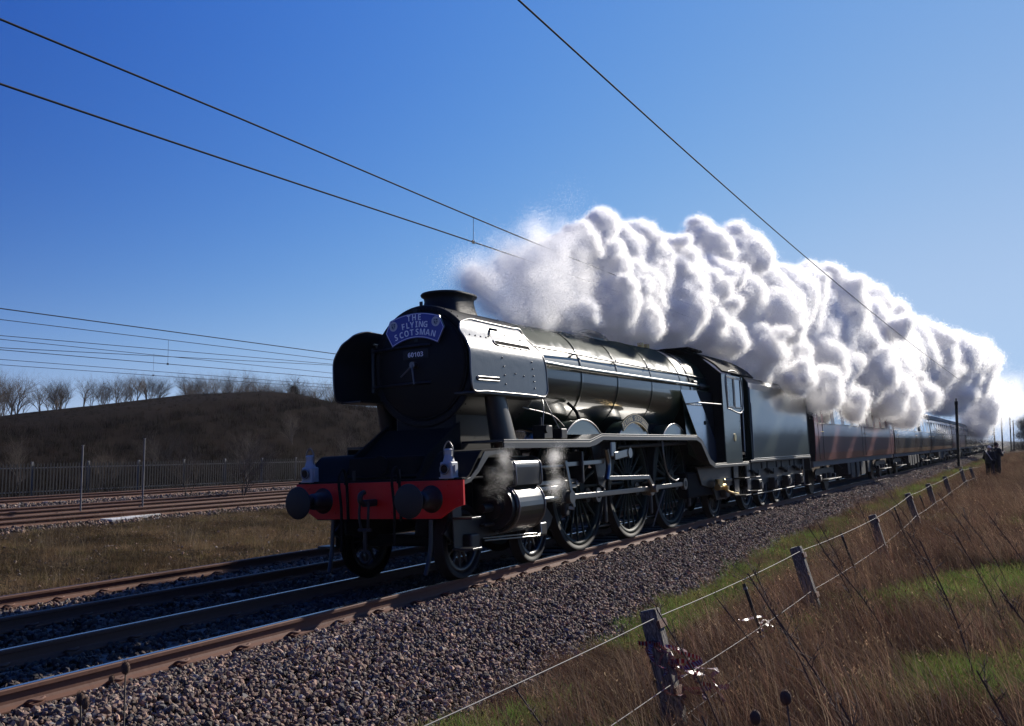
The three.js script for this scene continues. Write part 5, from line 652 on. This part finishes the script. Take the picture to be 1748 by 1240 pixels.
// ---------------------------------------------------------------- two people on the verge, seen from behind
function person(label, x, z, h, turn, arms, cap, M2, head) {
  const t = thing('person', label, 'person', [x, groundY(x, z) - 0.02, z]); t.rotation.y = turn; const k = h / 1.75;
  const J = { neck: [0, 1.47, 0.0], chest: [0, 1.3, 0], belly: [0, 1.05, 0.02], hip: [0, 0.95, 0.01], sl: [-0.19, 1.42, 0], sr: [0.19, 1.42, 0], hl: [-0.1, 0.9, 0], hr: [0.1, 0.9, 0], kl: [-0.12, 0.5, -0.03], kr: [0.12, 0.5, -0.02], al: [-0.13, 0.08, 0.03], ar: [0.14, 0.08, 0.02], tl: [-0.15, 0.04, -0.15], tr: [0.17, 0.04, -0.16], ...arms };
  const caps = [['neck', 'chest', 0.07, 0.16], ['chest', 'belly', 0.19, 0.185], ['belly', 'hip', 0.18, 0.17], ['sl', 'chest', 0.085, 0.14], ['sr', 'chest', 0.085, 0.14], ['sl', 'el', 0.075, 0.058], ['sr', 'er', 0.075, 0.058], ['el', 'wl', 0.058, 0.042], ['er', 'wr', 0.058, 0.042], ['hl', 'kl', 0.115, 0.078], ['hr', 'kr', 0.115, 0.078], ['kl', 'al', 0.078, 0.058], ['kr', 'ar', 0.078, 0.058], ['al', 'tl', 0.06, 0.05], ['ar', 'tr', 0.06, 0.05]].map(([a, b, r0, r1]) => [J[a], J[b], r0, r1]);
  const hand = (w, e) => { const d = V(w[0] - e[0], w[1] - e[1], w[2] - e[2]).normalize(), n = Math.abs(d.y) > 0.8 ? V(1, 0, 0) : V(0, 1, 0), sd = V().crossVectors(d, n).normalize(), o = [], pt = (a, b, c = 0) => [w[0] + d.x * a + sd.x * b, w[1] + d.y * a + sd.y * b - c, w[2] + d.z * a + sd.z * b]; o.push([w, pt(0.08, 0), 0.034, 0.036]); for (let i = 0; i < 4; i++) { const b = (i - 1.5) * 0.021, l = [0.065, 0.08, 0.075, 0.055][i]; o.push([pt(0.08, b), pt(0.08 + l * 0.6, b, 0.008), 0.0105, 0.01], [pt(0.08 + l * 0.6, b, 0.008), pt(0.08 + l, b, 0.03), 0.01, 0.0085]); } o.push([pt(0.03, 0.03), pt(0.07, 0.06, 0.01), 0.013, 0.01]); return o; };
  const sdf = (list, s) => (px, py, pz) => { let acc = 1e3; for (const [a, b, r0, r1] of list) { const bx = b[0] - a[0], by = b[1] - a[1], bz = b[2] - a[2], u = clamp(((px - a[0]) * bx + (py - a[1]) * by + (pz - a[2]) * bz) / (bx * bx + by * by + bz * bz), 0, 1), d = Math.hypot(px - a[0] - bx * u, py - a[1] - by * u, pz - a[2] - bz * u) - lerp(r0, r1, u); const q = clamp(0.5 + 0.5 * (acc - d) / s, 0, 1); acc = lerp(acc, d, q) - s * q * (1 - q); } return acc; };
  const net = (fn, x0, x1, y0, y1, z0, z1, c) => { const nx = Math.ceil((x1 - x0) / c), ny = Math.ceil((y1 - y0) / c), nz = Math.ceil((z1 - z0) / c), f = new Float32Array(nx * ny * nz); for (let kk = 0; kk < nz; kk++) for (let j = 0; j < ny; j++) for (let i = 0; i < nx; i++) f[(kk * ny + j) * nx + i] = fn(x0 + i * c, y0 + j * c, z0 + kk * c); return surfaceNet(nx, ny, nz, f, (i, j, q) => [x0 + i * c, y0 + j * c, z0 + q * c]); };
  const body = net(sdf(caps, 0.06), -0.75, 0.75, -0.05, 1.6, -0.65, 0.4, 0.02), H0 = head ?? [0, 1.63, -0.02];
  const hd = net((px, py, pz) => { const y = py - H0[1], z = pz - H0[2], xx = px - H0[0]; let d = Math.hypot(xx / 0.076, (y - 0.015) / 0.115, z / 0.097) * 0.09 - 0.09; d = Math.min(d, Math.hypot(xx, y + 0.02, (z + 0.1)) - 0.018, Math.hypot((Math.abs(xx) - 0.077) * 2.2, y, (z - 0.01) * 1.2) - 0.03, Math.hypot(xx, Math.max(0, Math.abs(y + 0.12) - 0.06), z - 0.01) - 0.055, Math.hypot(xx, y + 0.065, z + 0.06) - 0.04); d = Math.max(d, -(Math.hypot(Math.abs(xx) - 0.032, y - 0.012, z + 0.098) - 0.014)); return d; }, H0[0] - 0.13, H0[0] + 0.13, H0[1] - 0.24, H0[1] + 0.16, H0[2] - 0.14, H0[2] + 0.14, 0.008);
  const hands = ['l', 'r'].map((q) => { const w = J['w' + q], e = J['e' + q]; return net(sdf(hand(w, e), 0.012), w[0] - 0.2, w[0] + 0.2, w[1] - 0.2, w[1] + 0.2, w[2] - 0.22, w[2] + 0.2, 0.007); });
  const strip = (g) => g.toNonIndexed(), paint = (g, fn) => { const p = g.attributes.position, c = new Float32Array(p.count * 3); for (let i = 0; i < p.count; i++) c.set(fn(p.getX(i), p.getY(i), p.getZ(i)), i * 3); g.setAttribute('color', new THREE.BufferAttribute(c, 3)); return g; };
  const skin = [0.4, 0.24, 0.17], all = mergeGeometries([paint(strip(body), (px, py) => (py > 0.92 ? M2.coat : py > 0.11 ? M2.trousers : [0.01, 0.009, 0.008])), paint(strip(hd), (px, py, pz) => (Math.hypot(Math.abs(px - H0[0]) - 0.032, py - H0[1] - 0.012, pz - H0[2] + 0.09) < 0.011 ? [0.02, 0.015, 0.012] : py < H0[1] - 0.066 && py > H0[1] - 0.076 && pz < H0[2] - 0.08 ? [0.25, 0.09, 0.08] : skin)), ...hands.map((g) => paint(strip(g), () => skin))]);
  part(t, 'body', all, std(1, 1, 1, 0.8, 0, { vertexColors: true })); const jk = part(t, 'jacket_hem', new THREE.TorusGeometry(0.19, 0.025, 8, 28).rotateX(Math.PI / 2).scale(1.02, 1, 0.95).translate(0, 0.9, 0.01), std(...M2.coat, 0.9));
  if (cap) { const c = part(t, 'cap', new THREE.SphereGeometry(0.1, 24, 12, 0, 6.29, 0, 1.65).scale(0.86, 1.15, 1.08).translate(H0[0], H0[1] + 0.025, H0[2] + 0.005), std(...cap, 0.8)); part(c, 'peak', new THREE.CylinderGeometry(0.075, 0.075, 0.012, 20, 1, false, Math.PI / 2, Math.PI).scale(1, 1, 1.1).translate(H0[0], H0[1] + 0.03, H0[2] - 0.08), std(...cap, 0.8)); }
  else part(t, 'hair', new THREE.SphereGeometry(0.098, 24, 14, 0, 6.29, 0, 1.9).scale(0.88, 1.18, 1.06).rotateX(0.35).translate(H0[0], H0[1] + 0.02, H0[2] + 0.012), std(0.03, 0.022, 0.018, 0.9));
  t.scale.setScalar(k); return t;
}
{
  const a = person('left of two people, in dark clothes and pale cap with a white bag strap', 5.6, -39.0, 1.66, -0.5, { el: [-0.3, 1.16, -0.02], wl: [-0.34, 1.02, -0.24], er: [0.27, 1.14, 0.0], wr: [0.16, 1.2, -0.24] }, [0.5, 0.5, 0.52], { coat: [0.012, 0.013, 0.017], trousers: [0.015, 0.015, 0.02] });
  part(a, 'bag_strap', new THREE.TubeGeometry(new THREE.CatmullRomCurve3([V(-0.14, 1.49, 0.06), V(-0.08, 1.47, 0.15), V(0.1, 1.28, 0.215), V(0.19, 1.08, 0.14), V(0.18, 1.04, -0.02), V(0.02, 1.25, -0.21), V(-0.1, 1.44, -0.13)], true), 60, 0.017, 6), M.white);
  person('taller bareheaded person in dark clothes leaning forward, right of the two', 5.88, -39.3, 1.78, -0.9, { el: [-0.28, 1.18, -0.06], wl: [-0.1, 1.28, -0.28], er: [0.29, 1.17, -0.06], wr: [0.12, 1.3, -0.28] }, null, { coat: [0.014, 0.012, 0.012], trousers: [0.013, 0.014, 0.018] });
  const bag = thing('shoulder_bag', 'small dark camera bag hanging at the hip of the person with the white strap', 'bag', [5.76, groundY(5.5, -39) + 0.92, -38.95]); part(bag, 'bag_body', rbox(0.14, 0.2, 0.26, 0, 0, 0, 0.03), M.soot); part(bag, 'flap', rbox(0.15, 0.09, 0.27, 0.002, 0.07, 0, 0.02), M.black);
}
// ---------------------------------------------------------------- steam
const PUFFS = [[-0.15,6.08,-7.34,0.31],[-0.13,5.56,-6.26,0.29],[-0.16,5.81,-8.5,0.43],[-0.14,5.85,-9.82,0.49],[-0.05,5.78,-11.34,0.6],[-0.06,5.31,-7.29,0.5],[0.13,4.97,-8.62,0.53],[0.28,4.9,-10.38,0.5],[0.19,4.46,-6.95,0.52],[0.37,4.28,-7.99,0.44],[0.53,4.36,-10.09,0.34],[0.2,4.0,-5.55,0.4],[-0.21,7.13,-15.15,0.58],[-0.22,7.11,-17.35,0.78],[0,6.01,-14.22,0.64],[0.23,5.7,-15.67,0.67],[-0.08,6.65,-18.39,0.62],[-0.03,5.81,-11.89,0.39],[0.38,4.74,-10.65,0.41],[0.56,4.62,-12.16,0.34],[0.76,4.41,-13.16,0.3],[-0.06,6.9,-21.9,0.58],[0.5,5.43,-18.38,0.55],[0.99,4.29,-15.41,0.54],[0.46,5.73,-20.97,0.39],[-0.02,7.71,-28.13,0.8],[0.08,6.86,-25.33,0.45],[0.09,7.61,-31.82,0.7],[0.54,5.83,-24.38,0.65],[1.06,4.51,-19.27,0.55],[1.38,3.58,-17.44,0.4],[0.45,6.44,-30.11,0.67],[1.25,4.42,-23.34,0.76],[1.61,3.44,-20.56,0.7],[0.93,5.36,-29.41,0.57],[0.49,6.92,-37.37,0.97],[0.37,8.67,-41.91,0.74],[0.57,7.24,-43.84,0.98],[1.38,4.49,-31.38,0.93],[1.83,3.16,-25.21,0.57],[0.56,9.39,-48.79,0.71],[0.72,9.01,-55.51,1.18],[0.85,10.16,-62.39,1.01],[1.17,5.72,-44.33,1.09],[1.77,3.76,-34.32,0.89],[2.03,3.37,-39.41,0.89],[1.03,7.82,-62.4,1.3],[1.05,10.19,-75.14,1.52],[1.79,4.71,-51.49,0.98],[1.36,11.07,-93.11,1.62],[1.65,7.84,-81,1.61],[1.63,12.33,-119.29,2.02],[2.1,10.33,-128.23,2.15],[2.29,6.58,-92.96,1.61],[2.64,10.93,-181.18,2.21],[3.06,9.56,-204.94,1.65],[2.79,5.95,-117.65,1.23]];
const WISPS = [[0,5.15,-4.94,0.39],[0,4.69,-5.27,0.36],[0,4.69,-4,0.37],[0,4.25,-4.3,0.37],[0,4.37,-3.21,0.3],[0,4.23,-2.48,0.21],[0,3.88,-3.21,0.21],[0,3.84,-4,0.22],[0,3.95,-4.93,0.3]];
const puffs = [];
for (const [x, y, z, r] of PUFFS) { puffs.push([x, y, z, r * 1.12]); puffs.push([x - r * 1.5, lerp(y, lerp(4.6, 8, sstep(10, 120, -z)), 0.25), z - r * 0.5, r * 1.25]); }
{ // filler down the core of the plume
  let s = 7; while (s < 112) { const x = interp(s, [6, 20, 60, 150], [-0.4, -0.3, 0, 1.2]), r = 0.075 * (s + 9) * interp(s, [30, 60, 110], [0.62, 0.46, 0.4]); puffs.push([x + gauss() * r * 0.2, interp(s, [6, 15, 30, 60, 120, 200], [4.75, 5.4, 6.0, 7.6, 9.8, 10.4]) + gauss() * r * 0.3, -s, Math.min(r, 3.4)]); s += r * 0.8; }
}
const plume = thing('steam_plume', 'long billowing white and grey steam plume streaming back from the chimney over the train', 'steam');
{
  const K = 0.0040, S0 = 9.5, s0 = 4.6, s1 = 210, nz = Math.ceil(Math.log((s1 + S0) / (s0 + S0)) / K), nx = 78, ny = 98;
  const cell = (s) => K * (s + S0), cy = (s) => interp(s, [4, 8, 15, 30, 60, 120, 215], [4.8, 5.0, 5.4, 5.6, 6.6, 8.6, 9.8]), cx = (s) => interp(s, [4, 20, 60, 150, 215], [0, 0.1, 0.6, 1.2, 1.8]);
  const S = (k) => (s0 + S0) * Math.exp(K * k) - S0, place = (i, j, k) => { const s = S(k), c = cell(s); return [cx(s) + (i - nx / 2) * c, cy(s) + (j - ny / 2) * c, -s]; };
  const f = new Float32Array(nx * ny * nz).fill(1);
  for (let k = 0; k < nz; k++) {
    const s = S(k), c = cell(s), R0 = 0.033 * (s + 9), reach = R0 * 1.2, near = puffs.filter((p) => Math.abs(-p[2] - s) < p[3] * 1.25 + reach), ox = cx(s), oy = cy(s);
    for (let j = 0; j < ny; j++) for (let i = 0; i < nx; i++) {
      const x = ox + (i - nx / 2) * c, y = oy + (j - ny / 2) * c; let d = 9;
      for (const p of near) { const q = Math.hypot(x - p[0], y - p[1], -s - p[2]) - p[3]; if (q < d + 0.3 * R0) { const h = clamp(0.5 + 0.5 * (d - q) / (0.14 * R0), 0, 1); d = lerp(d, q, h) - 0.14 * R0 * h * (1 - h); } }
      if (d < reach && d > -1.1 * R0) {
        const g = 1 / R0, z = -s; // billows: rounded bumps with sharp creases between them, at several sizes
        const wx = 0.35 * R0 * noise(x * g * 0.6, y * g * 0.6, z * g * 0.6), X = (x + wx) * g, Y = (y - wx) * g, Z = (z + wx) * g;
        const b1 = Math.abs(noise(X * 0.62, Y * 0.62, Z * 0.62)), b2 = Math.abs(noise(X * 1.35 + 5, Y * 1.35, Z * 1.35)), b3 = Math.abs(noise(X * 2.9, Y * 2.9 + 7, Z * 2.9)), b4 = Math.abs(noise(X * 6.8, Y * 6.8, Z * 6.8 + 3));
        const m = 0.3 + 0.95 * sstep(-0.25, 0.25, noise(x * g * 0.45 + 3, y * g * 0.45, z * g * 0.45)); d += R0 * (interp(s, [30, 60, 100], [0.26, 0.42, 0.5]) - 0.5 * b1 - m * (0.42 * b2 + 0.3 * b3 + 0.15 * b4));
      }
      if (y < 3.95 && Math.abs(x) < 1.45 && s < 13.5) d = Math.max(d, 3.95 - y);
      f[(k * ny + j) * nx + i] = (i === 0 || j === 0 || k === 0 || i === nx - 1 || j === ny - 1 || k === nz - 1) ? 1 : d / R0;
    }
  }
  const g = surfaceNet(nx, ny, nz, f, place); if (0) part(plume, 'billow', g, M.steam);
  // fine droplets drifting round the billows soften their edges
  const tuft = (n, size) => { const pos = [], nor = []; for (let i = 0; i < n; i++) { const c = V(gauss(), gauss(), gauss()).multiplyScalar(0.42), a = V(gauss(), gauss(), gauss()).normalize(), b = V(gauss(), gauss(), gauss()).cross(a).normalize(), e = size * rr(0.6, 1.3); for (const [u, v] of [[-1, -0.6], [1, -0.6], [0, 1.1]]) { const p = c.clone().addScaledVector(a, u * e).addScaledVector(b, v * e); pos.push(p.x, p.y, p.z); } const N = V().crossVectors(a, b); for (let q = 0; q < 3; q++) nor.push(N.x, N.y, N.z); } const q = new THREE.BufferGeometry(); q.setAttribute('position', new THREE.Float32BufferAttribute(pos, 3)); q.setAttribute('normal', new THREE.Float32BufferAttribute(nor, 3)); return q; };
  const p = g.attributes.position, n = g.attributes.normal, list = [];
  for (let i = 0; i < p.count; i++) { if (rnd() > 0.44) continue; const s = -p.getZ(i), R0 = 0.033 * (s + 9), o = R0 * (0.02 + 0.085 * Math.abs(gauss()) * rnd()), k = R0 * rr(0.14, 0.27); list.push({ p: [p.getX(i) + n.getX(i) * o, p.getY(i) + n.getY(i) * o, p.getZ(i) + n.getZ(i) * o], r: [rr(0, 6.28), rr(0, 6.28), rr(0, 6.28)], s: k }); }
  instances('steam_fringe', tuft(950, 0.032), M.veil, list, plume);
  const thin = []; for (const [x, y, z, r] of WISPS) for (let i = 0; i < (z > -3.0 ? 260 : z > -3.6 ? 420 : 620); i++) { const a = V(gauss(), gauss(), gauss()).multiplyScalar(0.55 * r), q = [x + a.x * 1.1, y + a.y, z + a.z * 1.5 ]; if (fbm(q[0] * 2.3, q[1] * 2.3, q[2] * 1.8, 4) + rr(-0.12, 0.12) < -0.03 + 0.06 * (z > -3.4 ? 1 : 0)) continue; if (q[1] < 3.9 && q[2] > -2.6) continue; thin.push({ p: q, r: [rr(0, 6.28), rr(0, 6.28), rr(0, 6.28)], s: rr(0.1, 0.26) }); }
  const haze = []; for (const [x, y, z, r] of WISPS) for (let i = 0; i < 50; i++) { const a = V(gauss(), gauss(), gauss()).multiplyScalar(0.75 * r); if (y + a.y < 3.75) continue; haze.push({ p: [x + a.x, y + a.y, z + a.z * 1.6], r: [rr(0, 6.28), rr(0, 6.28), rr(0, 6.28)], s: rr(0.2, 0.5) }); }
  const tail = []; for (const [x, y, z, r] of [[2.6, 9, -190, 4], [2.4, 8.2, -150, 3], [3, 10.2, -225, 4], [2.2, 6.8, -120, 2]]) for (let i = 0; i < 260; i++) { const a = V(gauss(), gauss(), gauss()).multiplyScalar(0.55 * r); if (fbm((x + a.x) * 0.5, (y + a.y) * 0.5, (z + a.z) * 0.4, 3) < -0.05) continue; tail.push({ p: [x + a.x, y + a.y, z + a.z * 3], r: [rr(0, 6.28), rr(0, 6.28), rr(0, 6.28)], s: rr(1.2, 2.6) }); }
  instances('steam_tail', tuft(900, 0.012), M.veil, tail, plume);
  instances('steam_veil', tuft(1600, 0.0095), M.veil, thin, plume); instances('steam_veil', tuft(1400, 0.0058), M.veil, haze, plume);
  const wl = ['small puff of steam leaking ahead of the near cylinder', 'small puff of steam leaking behind the top of the near cylinder', 'small puff of steam leaking behind the middle of the near cylinder'];
  [[1.3, 1.5, -0.85, 0.16], [1.3, 1.55, -2.35, 0.1], [1.28, 1.15, -2.4, 0.14]].forEach(([x, y, z, r], k) => { const t = thing('steam_wisp', wl[k], 'steam', [0, 0, 0]), l = []; for (let i = 0; i < 110; i++) { const a = V(gauss(), gauss(), gauss()).multiplyScalar(0.5 * r); a.x *= 0.7; a.y *= 1.25; a.z += a.y * -0.5; if (k === 0 && rnd() < 0.35) a.y -= rr(0, 0.3); const q = [x + Math.abs(a.x) * 0.8, y + a.y, z + a.z * 1.2]; if (fbm(q[0] * 7, q[1] * 7, q[2] * 7, 3) + rr(-0.15, 0.15) < 0.0) continue; l.push({ p: q, r: [rr(0, 6.28), rr(0, 6.28), 0], s: rr(0.05, 0.13) }); } instances('steam_veil', tuft(700, 0.0095), M.veil, l, t); });
}
renderer.render(scene, camera);
